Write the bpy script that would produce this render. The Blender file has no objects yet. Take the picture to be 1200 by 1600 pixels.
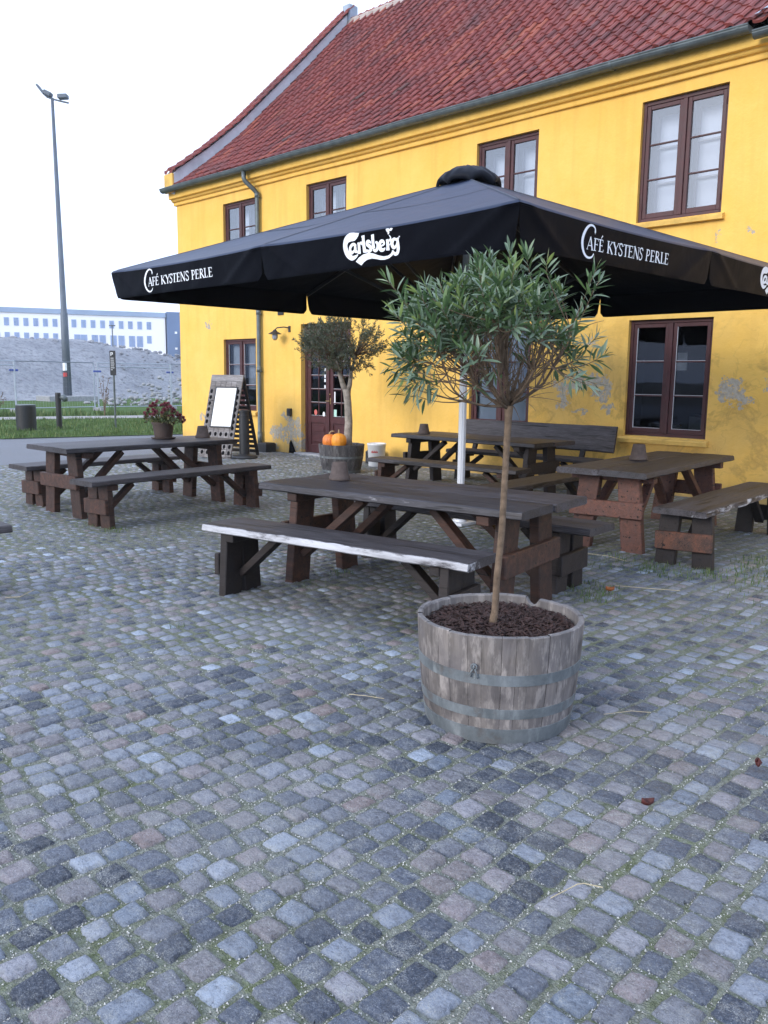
import bpy, bmesh, math, random
import numpy as np
from mathutils import Vector, Matrix, noise as mnoise
from mathutils.geometry import tessellate_polygon
PI = math.pi
random.seed(7)
np.random.seed(7)
SC = bpy.context.scene

# ------------------------------------------------------------------ camera, sky, sun, exposure
cam_data = bpy.data.cameras.new("camera")
cam = bpy.data.objects.new("camera", cam_data)
SC.collection.objects.link(cam)
SC.camera = cam
CR = Vector((0.71299, 0.70108, 0.01130))
CD = Vector((0.11921, -0.10532, -0.98727))
CF = Vector((-0.69096, 0.70526, -0.15866))
FPX = 1298.5
cam.matrix_world = Matrix(((CR.x, -CD.x, -CF.x, 0.0), (CR.y, -CD.y, -CF.y, 0.0), (CR.z, -CD.z, -CF.z, 1.5), (0, 0, 0, 1)))
cam_data.sensor_fit = 'VERTICAL'
cam_data.sensor_height = 36.0
cam_data.sensor_width = 27.0
cam_data.lens = FPX / 1600 * 36.0
cam_data.clip_start = 0.05
cam_data.clip_end = 2000

def project(x, y, z):
    d = Vector((x, y, z - 1.5)); w = d.dot(CF)
    if w <= 0.01: return None
    return 600 + FPX * d.dot(CR) / w, 800 + FPX * d.dot(CD) / w, w

SUN_EL, SUN_AZ = math.radians(21), math.radians(-176)     # azimuth from +Y, clockwise positive
world = bpy.data.worlds.new("World"); SC.world = world
world.use_nodes = True
wn = world.node_tree.nodes; wl = world.node_tree.links
bg = wn['Background']
sky = wn.new('ShaderNodeTexSky'); sky.sky_type = 'NISHITA'; sky.sun_disc = False
sky.sun_elevation = SUN_EL; sky.sun_rotation = SUN_AZ
sky.air_density = 1.0; sky.dust_density = 4.0; sky.ozone_density = 1.5
mx = wn.new('ShaderNodeMix'); mx.data_type = 'RGBA'; mx.blend_type = 'MIX'
mx.inputs['Factor'].default_value = 0.8
wl.new(sky.outputs[0], mx.inputs['A'])
mx.inputs['B'].default_value = (9.8, 11.3, 14.6, 1)       # even cloud cover mixed over the clear sky
wl.new(mx.outputs['Result'], bg.inputs['Color'])
bg.inputs['Strength'].default_value = 0.1

sun_data = bpy.data.lights.new("sun", 'SUN')
sun_data.energy = 1.3; sun_data.angle = math.radians(24); sun_data.color = (1.0, 0.95, 0.89)
sun = bpy.data.objects.new("sun", sun_data); SC.collection.objects.link(sun)
sd = Vector((math.sin(SUN_AZ) * math.cos(SUN_EL), math.cos(SUN_AZ) * math.cos(SUN_EL), math.sin(SUN_EL)))
sun.rotation_euler = sd.to_track_quat('Z', 'Y').to_euler()
SC.view_settings.view_transform = 'Standard'
SC.view_settings.look = 'None'
SC.view_settings.exposure = 0.7
SC.view_settings.gamma = 1.0
SC.cycles.use_denoising = True
SC.cycles.max_bounces = 6
SC.cycles.transparent_max_bounces = 12
SC.cycles.caustics_reflective = False
SC.cycles.caustics_refractive = False

# ------------------------------------------------------------------ material helpers
class NT:
    def __init__(s, name):
        s.m = bpy.data.materials.new(name); s.m.use_nodes = True
        s.t = s.m.node_tree; s.n = s.t.nodes; s.l = s.t.links
        s.p = s.n['Principled BSDF']; s.out = s.n['Material Output']
        s._oc = None
    def node(s, typ, **kw):
        nd = s.n.new(typ)
        for k, v in kw.items(): setattr(nd, k, v)
        return nd
    def put(s, sock, v):
        if v is None: return
        if isinstance(v, (int, float)): sock.default_value = v
        elif isinstance(v, (tuple, list)):
            sock.default_value = tuple(v) + ((1,) if len(v) == 3 and len(sock.default_value) == 4 else ())
        else: s.l.new(v, sock)
    def coord(s, scale=(1, 1, 1), loc=(0, 0, 0), rot=(0, 0, 0)):
        if s._oc is None: s._oc = s.node('ShaderNodeTexCoord').outputs['Object']
        if scale == (1, 1, 1) and loc == (0, 0, 0) and rot == (0, 0, 0): return s._oc
        mp = s.node('ShaderNodeMapping'); s.l.new(s._oc, mp.inputs[0])
        mp.inputs['Scale'].default_value = scale; mp.inputs['Location'].default_value = loc; mp.inputs['Rotation'].default_value = rot
        return mp.outputs[0]
    def noise(s, scale=5, detail=3, rough=.5, co=None, dist=0, color=False):
        nd = s.node('ShaderNodeTexNoise'); s.l.new(co or s.coord(), nd.inputs['Vector'])
        nd.inputs['Scale'].default_value = scale; nd.inputs['Detail'].default_value = detail
        nd.inputs['Roughness'].default_value = rough; nd.inputs['Distortion'].default_value = dist
        return nd.outputs['Color' if color else 'Fac']
    def voro(s, scale=5, co=None, feat='F1', out='Distance'):
        nd = s.node('ShaderNodeTexVoronoi', feature=feat); s.l.new(co or s.coord(), nd.inputs['Vector'])
        nd.inputs['Scale'].default_value = scale
        return nd.outputs[out]
    def ramp(s, f, stops, interp='LINEAR'):
        nd = s.node('ShaderNodeValToRGB'); cr = nd.color_ramp; cr.interpolation = interp
        while len(cr.elements) < len(stops): cr.elements.new(.5)
        for e, (pos, c) in zip(cr.elements, stops):
            e.position = pos
            e.color = (c, c, c, 1) if isinstance(c, (int, float)) else tuple(c) + (1,)
        s.put(nd.inputs[0], f)
        return nd.outputs[0]
    def mix(s, f, a, b, mode='MIX'):
        nd = s.node('ShaderNodeMix', data_type='RGBA', blend_type=mode)
        s.put(nd.inputs['Factor'], f); s.put(nd.inputs[6], a); s.put(nd.inputs[7], b)
        return nd.outputs[2]
    def math(s, op, a, b=None, clamp=False):
        nd = s.node('ShaderNodeMath', operation=op, use_clamp=clamp)
        s.put(nd.inputs[0], a); s.put(nd.inputs[1], b)
        return nd.outputs[0]
    def attr(s, name, out='Fac'):
        return s.node('ShaderNodeAttribute', attribute_name=name).outputs[out]
    def bump(s, h, strength=.5, dist=.01):
        nd = s.node('ShaderNodeBump'); nd.inputs['Strength'].default_value = strength; nd.inputs['Distance'].default_value = dist
        s.put(nd.inputs['Height'], h); s.l.new(nd.outputs[0], s.p.inputs['Normal'])
        return nd.outputs[0]
    def fin(s, color=None, rough=None, metal=None, spec=None):
        s.put(s.p.inputs['Base Color'], color); s.put(s.p.inputs['Roughness'], rough)
        s.put(s.p.inputs['Metallic'], metal); s.put(s.p.inputs['Specular IOR Level'], spec)
        return s.m

def simple(name, c, rough=.6, metal=0, var=.25, scale=12, bump=.15, spec=.4, bd=.003):
    t = NT(name)
    n1 = t.noise(scale, 4, .6); n2 = t.noise(scale * 7, 2, .5)
    dark = tuple(x * (1 - var) for x in c); lite = tuple(min(1, x * (1 + var)) for x in c)
    col = t.mix(t.ramp(n1, [(.3, 0), (.7, 1)]), dark, lite)
    t.bump(n2, bump, bd)
    return t.fin(col, t.ramp(n1, [(.2, max(0, rough - .1)), (.8, min(1, rough + .1))]), metal, spec)

# ------------------------------------------------------------------ mesh helpers
class MB:
    def __init__(s): s.v = []; s.f = []; s.tint = []; s.wear = []; s.ct = .5; s.cw = 0.
    def add(s, vs, fs, tint=None, wear=None):
        b = len(s.v); s.v.extend([tuple(q) for q in vs]); s.f.extend([tuple(i + b for i in f) for f in fs])
        t = s.ct if tint is None else tint
        s.tint.extend([t] * len(vs))
        if wear is None: s.wear.extend([s.cw] * len(vs))
        else: s.wear.extend(wear)
        return s
    def box(s, x0, x1, y0, y1, z0, z1, tint=None):
        v = [(x, y, z) for x in (x0, x1) for y in (y0, y1) for z in (z0, z1)]
        return s.add(v, [(0, 1, 3, 2), (4, 6, 7, 5), (0, 4, 5, 1), (2, 3, 7, 6), (0, 2, 6, 4), (1, 5, 7, 3)], tint)
    def bbox(s, x0, x1, y0, y1, z0, z1, r=.006, tint=None, mat=None):
        """box with chamfered edges"""
        xs, ys, zs = (x0, x1), (y0, y1), (z0, z1); sg = (1, -1)
        v = []; idx = {}
        for i in (0, 1):
            for j in (0, 1):
                for k in (0, 1):
                    P = [xs[i], ys[j], zs[k]]; S = (sg[i] * r, sg[j] * r, sg[k] * r)
                    for a in range(3):
                        q = [P[m] + (S[m] if m != a else 0) for m in range(3)]
                        idx[(i, j, k, a)] = len(v); v.append(q)
        f = []
        for a in range(3):
            b, c = (a + 1) % 3, (a + 2) % 3
            for e in (0, 1):
                loop = []
                for (p, q) in ((0, 0), (1, 0), (1, 1), (0, 1)):
                    key = [0, 0, 0]; key[a] = e; key[b] = p; key[c] = q
                    loop.append(idx[(*key, a)])
                f.append(loop if e else loop[::-1])
        for a in range(3):      # edges along axis a
            b, c = (a + 1) % 3, (a + 2) % 3
            for p in (0, 1):
                for q in (0, 1):
                    k0 = [0, 0, 0]; k0[b] = p; k0[c] = q; k1 = list(k0); k1[a] = 1
                    loop = [idx[(*k0, b)], idx[(*k1, b)], idx[(*k1, c)], idx[(*k0, c)]]
                    f.append(loop if (p ^ q) else loop[::-1])
        for i in (0, 1):
            for j in (0, 1):
                for k in (0, 1):
                    loop = [idx[(i, j, k, 0)], idx[(i, j, k, 1)], idx[(i, j, k, 2)]]
                    f.append(loop if (i + j + k) % 2 else loop[::-1])
        if mat is not None: v = [mat @ Vector(q) for q in v]
        return s.add(v, f, tint)
    def bar(s, p0, p1, w, t, up=(0, 0, 1), r=.004, tint=None):
        """plank from p0 to p1; w = size across 'side', t = size along 'up'"""
        p0 = Vector(p0); p1 = Vector(p1); d = p1 - p0; L = d.length; d.normalize()
        side = d.cross(Vector(up)).normalized(); u = side.cross(d).normalized()
        M = Matrix(((d.x, side.x, u.x, p0.x), (d.y, side.y, u.y, p0.y), (d.z, side.z, u.z, p0.z), (0, 0, 0, 1)))
        return s.bbox(0, L, -w / 2, w / 2, -t / 2, t / 2, min(r, w * .3, t * .3), tint, M)
    def tube(s, pts, rad, n=8, cap=True, tint=None):
        pts = [Vector(p) for p in pts]
        if not isinstance(rad, (list, tuple)): rad = [rad] * len(pts)
        v = []; f = []; ref = None
        for i, p in enumerate(pts):
            d = (pts[min(i + 1, len(pts) - 1)] - pts[max(i - 1, 0)])
            d = d.normalized() if d.length > 1e-9 else Vector((0, 0, 1))
            if ref is None: ref = d.orthogonal().normalized()
            ref = (ref - d * ref.dot(d))
            ref = ref.normalized() if ref.length > 1e-6 else d.orthogonal().normalized()
            b = d.cross(ref)
            for k in range(n):
                a = 2 * PI * k / n
                v.append(p + (ref * math.cos(a) + b * math.sin(a)) * rad[i])
        for i in range(len(pts) - 1):
            for k in range(n):
                f.append((i * n + k, i * n + (k + 1) % n, (i + 1) * n + (k + 1) % n, (i + 1) * n + k))
        if cap:
            f.append(tuple(range(n))[::-1]); f.append(tuple((len(pts) - 1) * n + k for k in range(n)))
        return s.add(v, f, tint)
    def lathe(s, prof, n=24, c=(0, 0, 0), capb=True, capt=True, tint=None, jit=0):
        v = []; f = []
        for (r, z) in prof:
            for k in range(n):
                a = 2 * PI * k / n
                rr = r * (1 + (jit * mnoise.noise(Vector((math.cos(a) * 2, math.sin(a) * 2, z * 3))) if jit else 0))
                v.append((c[0] + rr * math.cos(a), c[1] + rr * math.sin(a), c[2] + z))
        m = len(prof)
        for i in range(m - 1):
            for k in range(n):
                f.append((i * n + k, i * n + (k + 1) % n, (i + 1) * n + (k + 1) % n, (i + 1) * n + k))
        if capb: f.append(tuple(range(n))[::-1])
        if capt: f.append(tuple((m - 1) * n + k for k in range(n)))
        return s.add(v, f, tint)
    def grid(s, P, tint=None, wear=None, closed=False):
        """P[i][j] rows of points"""
        ni, nj = len(P), len(P[0]); v = [q for r in P for q in r]; f = []
        for i in range(ni - 1):
            for j in range(nj - (0 if closed else 1)):
                f.append((i * nj + j, i * nj + (j + 1) % nj, (i + 1) * nj + (j + 1) % nj, (i + 1) * nj + j))
        return s.add(v, f, tint, wear)
    def quad(s, a, b, c, d, tint=None): return s.add([a, b, c, d], [(0, 1, 2, 3)], tint)
    def build(s, name, mat, parent=None, off=None, smooth=False, loc=None, coll=None):
        me = bpy.data.meshes.new(name)
        vs = s.v
        if off is not None: vs = [(x - off[0], y - off[1], z - off[2]) for (x, y, z) in vs]
        me.from_pydata(vs, [], s.f); me.update()
        a = me.attributes.new('tint', 'FLOAT', 'POINT'); a.data.foreach_set('value', s.tint)
        if any(s.wear):
            a = me.attributes.new('wear', 'FLOAT', 'POINT'); a.data.foreach_set('value', s.wear)
        me.materials.append(mat)
        if smooth: me.polygons.foreach_set('use_smooth', [True] * len(me.polygons))
        o = bpy.data.objects.new(name, me); SC.collection.objects.link(o)
        if parent is not None: o.parent = parent
        if loc is not None: o.location = loc
        return o

def tag(o, label=None, cat=None, group=None, kind=None):
    if label: o['label'] = label
    if cat: o['category'] = cat
    if group: o['group'] = group
    if kind: o['kind'] = kind
    return o
def root(name, label, cat, loc=(0, 0, 0), rz=0, group=None):
    o = bpy.data.objects.new(name, None); SC.collection.objects.link(o)
    o.location = loc; o.rotation_euler = (0, 0, rz); o.empty_display_size = .1
    return tag(o, label, cat, group)
def copy_tree(o, parent=None):
    c = o.copy(); SC.collection.objects.link(c); c.parent = parent
    for ch in [q for q in SC.collection.objects if q.parent == o]: copy_tree(ch, c)
    return c
def fbm(x, y, z=0., sc=1.):
    return mnoise.noise(Vector((x * sc, y * sc, z))) + .5 * mnoise.noise(Vector((x * sc * 2.1, y * sc * 2.1, z + 5)))

# ------------------------------------------------------------------ materials
M = {}
def mk_wall():
    t = NT('yellow_limewash'); O = (-10.0, 10.62, 0)
    n1 = t.noise(.9, 6, .7); n2 = t.noise(3.2, 5, .65); n3 = t.noise(22, 4, .6)
    base = t.mix(t.ramp(n1, [(.3, 0), (.7, 1)]), (.79, .475, .10), (.85, .55, .15))
    base = t.mix(t.ramp(n2, [(.45, 0), (.75, .35)]), base, (.70, .42, .08))
    # damp rings and dirty blotches, stronger low on the right half of the wall
    sep = t.node('ShaderNodeSeparateXYZ'); t.l.new(t.coord(), sep.inputs[0])
    X, Z = sep.outputs[0], sep.outputs[2]
    low = t.math('MULTIPLY', t.ramp(t.math('MULTIPLY', Z, .25), [(.0, 1), (.42, .9), (.62, .0)]), t.ramp(t.math('MULTIPLY_ADD', X, .1), [(0, .0), (.1, .0), (.42, 1)]))
    ad = t.math('ADD', t.math('MULTIPLY', X, .1), .3)
    low = t.math('MULTIPLY', t.ramp(t.math('MULTIPLY', Z, .25), [(.0, 1), (.42, .9), (.66, .0)]), t.ramp(ad, [(.35, .12), (.6, 1)]))
    blot = t.ramp(t.noise(1.7, 6, .62, dist=.5), [(.50, 0), (.56, 1), (.62, .25), (.8, .6)])
    base = t.mix(t.math('MULTIPLY', t.math('MULTIPLY', blot, low), .62), base, (.40, .25, .07))
    broad = t.math('MULTIPLY', t.ramp(t.noise(.75, 4, .55, co=t.coord(loc=(7, 0, 3))), [(.42, 0), (.6, .6)]), low)
    base = t.mix(broad, base, (.56, .37, .13))
    ring = t.ramp(t.noise(2.6, 3, .5, co=t.coord(loc=(3, 1, 2)), dist=1.2), [(.48, 0), (.5, .8), (.52, 0)])
    base = t.mix(t.math('MULTIPLY', t.math('MULTIPLY', ring, low), .35), base, (.36, .22, .07))
    # vertical streaks under the eaves
    st = t.ramp(t.noise(1, 4, .6, co=t.coord((5, 1, .35))), [(.50, 0), (.72, .35)])
    base = t.mix(st, base, (.58, .33, .08))
    # places where the paint has come away: (x, z, rx, rz) in wall coordinates
    patches = [(-6.42, 1.50, .42, .10), (-6.12, 1.36, .16, .14), (-6.78, 1.40, .16, .10), (-6.02, 1.12, .07, .08), (-6.75, 1.18, .08, .12), (-6.45, 1.06, .10, .04),
               (-4.33, 1.42, .16, .18), (-4.16, 1.28, .12, .06), (-3.78, 1.50, .12, .12), (-13.45, .38, .30, .16), (-13.0, .40, .27, .26), (-12.82, .3, .12, .42), (-13.15, .72, .22, .07),
               (-6.35, 2.02, .16, .04), (-13.65, .1, .2, .07), (-15.9, 2.6, .12, .05), (-4.22, 3.33, .05, .06), (-16.6, 3.7, .2, .12), (-5.0, 5.02, .25, .035), (-16.2, .6, .12, .05), (-4.62, 3.34, .02, .05)]
    wob = t.noise(6, 7, .72, color=True)
    wv = t.node('ShaderNodeVectorMath', operation='MULTIPLY_ADD'); t.l.new(wob, wv.inputs[0]); wv.inputs[1].default_value = (.52, .0, .52)
    t.l.new(t.coord(loc=(-.26, 0, -.26)), wv.inputs[2])
    tot = None
    for (px, pz, rx, rz) in patches:
        mp = t.node('ShaderNodeMapping', vector_type='POINT'); t.l.new(wv.outputs[0], mp.inputs[0])
        mp.inputs['Location'].default_value = (-(px - O[0]) / rx, 0, -pz / rz); mp.inputs['Scale'].default_value = (1 / rx, 0, 1 / rz)
        ln = t.node('ShaderNodeVectorMath', operation='LENGTH'); t.l.new(mp.outputs[0], ln.inputs[0])
        m = t.math('LESS_THAN', ln.outputs['Value'], 1.0)
        tot = m if tot is None else t.math('MAXIMUM', tot, m)
    holes = t.ramp(t.noise(9, 6, .75), [(.43, 0), (.47, 1)])
    tot = t.math('MULTIPLY', tot, holes)
    pc = t.mix(t.ramp(n3, [(.3, 0), (.7, 1)]), (.34, .295, .225), (.50, .455, .38))
    base = t.mix(tot, base, pc)
    # grey splash zone and paler specks
    sp = t.ramp(t.noise(38, 2, .5), [(.74, 0), (.78, .5)])
    base = t.mix(sp, base, (.85, .68, .36))
    foot = t.math('MULTIPLY', t.ramp(Z, [(0, 1.), (.28, 0)]), n2)
    base = t.mix(foot, base, (.22, .19, .13))
    h = t.math('ADD', t.math('MULTIPLY', n2, .8), t.math('ADD', t.math('MULTIPLY', n3, .3), t.math('MULTIPLY', tot, -.5)))
    t.bump(h, .42, .03)
    return t.fin(base, .9, 0, .2)
M['wall'] = mk_wall()
def mk_wood(name, dark, warm, grey, rough=.55, scale=1.):
    t = NT(name)
    co = t.coord((1.6 * scale, 22 * scale, 22 * scale))
    g = t.noise(1.2, 6, .65, co=co, dist=.3); g2 = t.noise(1.0, 6, .65, co=t.coord((1.1, 13, 13), loc=(1, 3, 2)), dist=.4); fine = t.noise(4, 4, .6, co=t.coord((2, 60, 60)))
    c = t.mix(t.ramp(g, [(.3, 0), (.7, 1)]), dark, warm)
    c = t.mix(t.ramp(g2, [(.42, 0), (.62, .85)]), c, grey)
    c = t.mix(t.ramp(fine, [(.50, 0), (.66, .6)]), c, tuple(min(1, x * 2.2) for x in grey))
    crack = t.ramp(t.noise(1.0, 3, .5, co=t.coord((1.1, 34, 34), loc=(4, 2, 1))), [(.335, 1), (.36, 0)])
    c = t.mix(crack, c, (.006, .005, .005))
    tn = t.attr('tint')
    c = t.mix(1.0, c, t.ramp(tn, [(0, .7), (1, 1.35)]), 'MULTIPLY')
    w = t.attr('wear')
    wn_ = t.noise(5, 6, .7, co=t.coord((.7, 3, 3)))
    wm = t.ramp(t.math('ADD', t.math('MULTIPLY', w, .50), t.math('MULTIPLY', wn_, .95)), [(.84, 0), (.97, 1)])
    c = t.mix(wm, c, t.mix(t.ramp(t.noise(3, 5, .6, co=t.coord((.8, 6, 6))), [(.38, 0), (.62, 1)]), (.30, .30, .32), (.50, .51, .54)))
    t.bump(t.math('ADD', t.math('MULTIPLY', g, .6), t.math('ADD', t.math('MULTIPLY', fine, .3), t.math('MULTIPLY', crack, -.6))), .55, .006)
    return t.fin(c, t.ramp(g2, [(.2, rough - .10), (.8, rough + .2)]), 0, .45)
M['table_top'] = mk_wood('dark_stained_table_wood', (.006, .006, .008), (.031, .026, .029), (.054, .053, .064), .52)
M['leg_wood'] = mk_wood('red_brown_stained_leg_wood', (.016, .008, .006), (.085, .034, .020), (.030, .018, .015), .6)
M['leg_wood_dark'] = mk_wood('black_brown_stained_leg_wood', (.008, .006, .006), (.022, .014, .012), (.018, .015, .016), .58)
M['leg_wood_red'] = mk_wood('brick_red_stained_leg_wood', (.050, .020, .013), (.135, .052, .034), (.075, .040, .034), .6)
M['worn_rail'] = mk_wood('worn_orange_brown_rail_wood', (.020, .014, .012), (.045, .026, .022), (.115, .048, .028), .6)
M['bench_wood'] = mk_wood('weathered_bench_wood', (.006, .006, .008), (.032, .026, .028), (.052, .048, .054), .56)
M['grey_wood'] = mk_wood('weathered_grey_board_wood', (.10, .09, .088), (.17, .15, .14), (.22, .21, .21), .75)
def mk_stave():
    t = NT('weathered_oak_stave')
    co = t.coord((16, 16, 1.4)); g = t.noise(1.3, 6, .7, co=co, dist=.4); n2 = t.noise(5, 5, .7); n3 = t.noise(28, 4, .7, co=t.coord((1, 1, .25)))
    c = t.mix(t.ramp(g, [(.28, 0), (.7, 1)]), (.085, .075, .069), (.27, .24, .218))
    c = t.mix(t.ramp(n2, [(.35, .0), (.65, .7)]), c, (.15, .14, .145))
    c = t.mix(t.ramp(n3, [(.50, 0), (.62, .7)]), c, (.34, .31, .29))
    c = t.mix(t.ramp(t.noise(3, 4, .6, co=t.coord(loc=(5, 5, 5))), [(.50, 0), (.66, .75)]), c, (.045, .042, .045))
    c = t.mix(1.0, c, t.ramp(t.attr('tint'), [(0, .82), (1, 1.12)]), 'MULTIPLY')
    c = t.mix(t.math('MULTIPLY', t.attr('wear'), .6), c, (.14, .145, .16))
    t.bump(t.math('ADD', g, t.math('MULTIPLY', n3, .6)), .6, .006)
    return t.fin(c, .82, 0, .3)
M['stave'] = mk_stave()
def mk_hoop():
    t = NT('galvanised_hoop'); n = t.noise(7, 6, .7); v = t.noise(3, 5, .65, co=t.coord((4, 4, 1.)))
    c = t.mix(t.ramp(n, [(.3, 0), (.7, 1)]), (.085, .10, .108), (.20, .225, .24))
    c = t.mix(t.ramp(v, [(.52, 0), (.7, .7)]), c, (.30, .33, .34)); c = t.mix(t.ramp(t.noise(5, 5, .7, co=t.coord(loc=(3, 3, 3))), [(.56, 0), (.68, .55)]), c, (.10, .065, .045))
    t.bump(n, .35, .004); return t.fin(c, .62, .25, .4)
M['hoop'] = mk_hoop()
M['zinc'] = simple('zinc_grey_metal', (.115, .14, .15), .5, .5, .25, 6, .15, .5)
M['frame'] = simple('burgundy_window_paint', (.060, .018, .020), .5, 0, .22, 8, .25, .45)
M['iron'] = simple('black_painted_iron', (.014, .016, .020), .5, 0, .3, 10, .2, .5)
M['white_paint'] = simple('white_inner_paint', (.74, .76, .80), .6, 0, .05, 4, .1, .4)
M['plaster_white'] = simple('grey_white_parapet_lime', (.60, .64, .70), .9, 0, .16, 2.2, .4, .2, .02)
M['sill'] = simple('yellow_sill_paint', (.66, .42, .11), .8, 0, .22, 5, .4, .3, .008)
def mk_glass(name='window_glass', k=.0, gt=(.50, .60, .78), tt=(.62, .68, .74)):
    t = NT(name); t.n.remove(t.p)
    tr = t.node('ShaderNodeBsdfTransparent'); tr.inputs[0].default_value = tt + (1,)
    gl = t.node('ShaderNodeBsdfGlossy'); gl.inputs['Roughness'].default_value = .015; gl.inputs[0].default_value = gt + (1,)
    fr = t.node('ShaderNodeFresnel'); fr.inputs[0].default_value = 1.5
    bp = t.node('ShaderNodeBump'); bp.inputs['Strength'].default_value = .006; bp.inputs['Distance'].default_value = .02
    t.l.new(t.noise(3.5, 2, .5), bp.inputs['Height']); t.l.new(bp.outputs[0], gl.inputs['Normal'])
    f = t.math('ADD', fr.outputs[0], k, clamp=True)
    mx_ = t.node('ShaderNodeMixShader'); t.l.new(f, mx_.inputs[0]); t.l.new(tr.outputs[0], mx_.inputs[1]); t.l.new(gl.outputs[0], mx_.inputs[2])
    t.l.new(mx_.outputs[0], t.out.inputs[0]); return t.m
M['glass'] = mk_glass()
M['glass_up'] = mk_glass('old_window_glass', .18, (.9, .95, 1), (.93, .95, .97))
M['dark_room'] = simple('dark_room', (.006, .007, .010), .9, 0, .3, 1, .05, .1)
M['blind'] = simple('pale_blind_cloth', (.40, .44, .52), .85, 0, .06, 1.5, .1, .2)
M['inner_paint'] = simple('shaded_inner_casement_paint', (.22, .24, .30), .6, 0, .05, 4, .05, .4)  # white paint with the inside shade put into its colour
M['blind_bright'] = simple('white_roller_blind', (.50, .56, .68), .85, 0, .03, 1.5, .05, .2)  # pale colour standing in for the sky mirrored in the upper panes
M['curtain'] = simple('white_curtain_cloth', (.50, .52, .56), .9, 0, .12, 3, .2, .1)
def mk_tile():
    t = NT('red_clay_tile'); tn = t.attr('tint')
    c = t.ramp(tn, [(0, (.115, .028, .026)), (.18, (.160, .034, .030)), (.5, (.190, .040, .034)), (.85, (.215, .048, .038)), (.975, (.28, .075, .045)), (1, (.06, .04, .04))])
    n = t.noise(2.0, 5, .65); n2 = t.noise(14, 4, .6)
    c = t.mix(t.ramp(n, [(.5, 0), (.72, .4)]), c, (.11, .04, .04))
    c = t.mix(t.ramp(n2, [(.55, 0), (.8, .35)]), c, (.20, .075, .065))
    c = t.mix(t.ramp(t.noise(.8, 3), [(.56, 0), (.72, .4)]), c, (.06, .05, .055))
    t.bump(n2, .3, .004)
    return t.fin(c, .6, 0, .35)
M['tile'] = mk_tile()
M['mortar'] = simple('pale_mortar', (.38, .33, .30), .9, 0, .25, 6, .4, .2)
M['lead'] = simple('lead_flashing', (.30, .36, .44), .5, .2, .15, 5, .2, .5)
def mk_fabric(nm, ca, cb_, spec, rough):
    t = NT(nm)
    w = t.noise(2.2, 4, .6); f1 = t.noise(240, 1, .5)
    c = t.mix(t.ramp(w, [(.3, 0), (.75, 1)]), ca, cb_)
    c = t.mix(t.ramp(t.noise(1.1, 5, .7, dist=.8), [(.6, 0), (.8, .35)]), c, tuple(x * 2.4 for x in cb_))
    t.bump(t.math('ADD', t.math('MULTIPLY', t.noise(3.2, 3, .5, dist=.4), 1.), t.math('MULTIPLY', f1, .03)), .35, .03)
    t.p.inputs['Sheen Weight'].default_value = .06; t.p.inputs['Sheen Roughness'].default_value = .35
    t.p.inputs['Sheen Tint'].default_value = (.55, .68, 1, 1)
    return t.fin(c, rough, 0, spec)
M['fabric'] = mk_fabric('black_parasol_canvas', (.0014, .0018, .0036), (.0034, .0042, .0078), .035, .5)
M['fabric_cap'] = mk_fabric('matt_black_cap_canvas', (.004, .006, .011), (.009, .012, .020), .12, .6)
M['fabric_top'] = mk_fabric('sun_faded_black_canvas', (.004, .012, .038), (.008, .019, .054), .18, .45)  # blue sky sheen of the canopy top put into the base colour
M['seam'] = simple('faded_canvas_seam', (.030, .042, .066), .6, 0, .3, 20, .1, .3)  # same canvas in a lighter tone
M['lettering'] = simple('white_printed_lettering', (.80, .84, .90), .6, 0, .04, 30, .05, .3)
M['alu'] = simple('white_painted_pole', (.62, .65, .70), .4, .1, .06, 5, .05, .5)
M['concrete'] = simple('grey_concrete', (.30, .31, .33), .9, 0, .2, 8, .4, .2)
def mk_stone():
    t = NT('granite_sett'); tn = t.attr('tint'); w = t.attr('wear')
    c = t.ramp(tn, [(0, (.018, .026, .042)), (.14, (.038, .052, .082)), (.32, (.092, .112, .155)), (.46, (.165, .175, .205)), (.56, (.190, .170, .175)), (.64, (.130, .165, .220)), (.78, (.235, .270, .335)), (.86, (.220, .172, .168)), (.93, (.31, .37, .46)), (1, (.45, .53, .66))])
    sp = t.noise(95, 4, .75); sp2 = t.noise(260, 2, .6); n = t.noise(28, 4, .6); bl = t.noise(1.1, 4, .6)
    c = t.mix(t.ramp(sp, [(.48, .0), (.66, .55)]), c, t.mix(.5, c, (.34, .37, .42)))
    c = t.mix(t.ramp(sp2, [(.62, 0), (.70, .5)]), c, (.50, .53, .58))
    c = t.mix(t.ramp(sp, [(.32, .9), (.46, 0)]), c, t.mix(.6, c, (.012, .015, .022)))
    c = t.mix(t.ramp(n, [(.36, .6), (.52, 0)]), c, t.mix(.55, c, (.03, .034, .042)))
    c = t.mix(t.ramp(bl, [(.48, 0), (.70, .5)]), c, (.27, .285, .31))
    c = t.mix(t.math('MULTIPLY', t.ramp(t.math('ADD', w, t.math('MULTIPLY', n, .4)), [(.75, 0), (1.1, 1)]), .75), c, (.14, .15, .14))
    dust = t.math('MULTIPLY', t.ramp(t.noise(7, 6, .8, co=t.coord(loc=(2, 2, 2))), [(.50, 0), (.64, 1)]), t.ramp(sp2, [(.42, 0), (.58, .8)]))
    c = t.mix(dust, c, (.34, .355, .35))
    t.bump(t.math('ADD', t.math('MULTIPLY', t.noise(38, 5, .7), 1), t.math('MULTIPLY', sp, .5)), 1.0, .014)
    return t.fin(c, t.ramp(n, [(.3, .42), (.7, .7)]), 0, .5)
M['stone'] = mk_stone()
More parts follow.
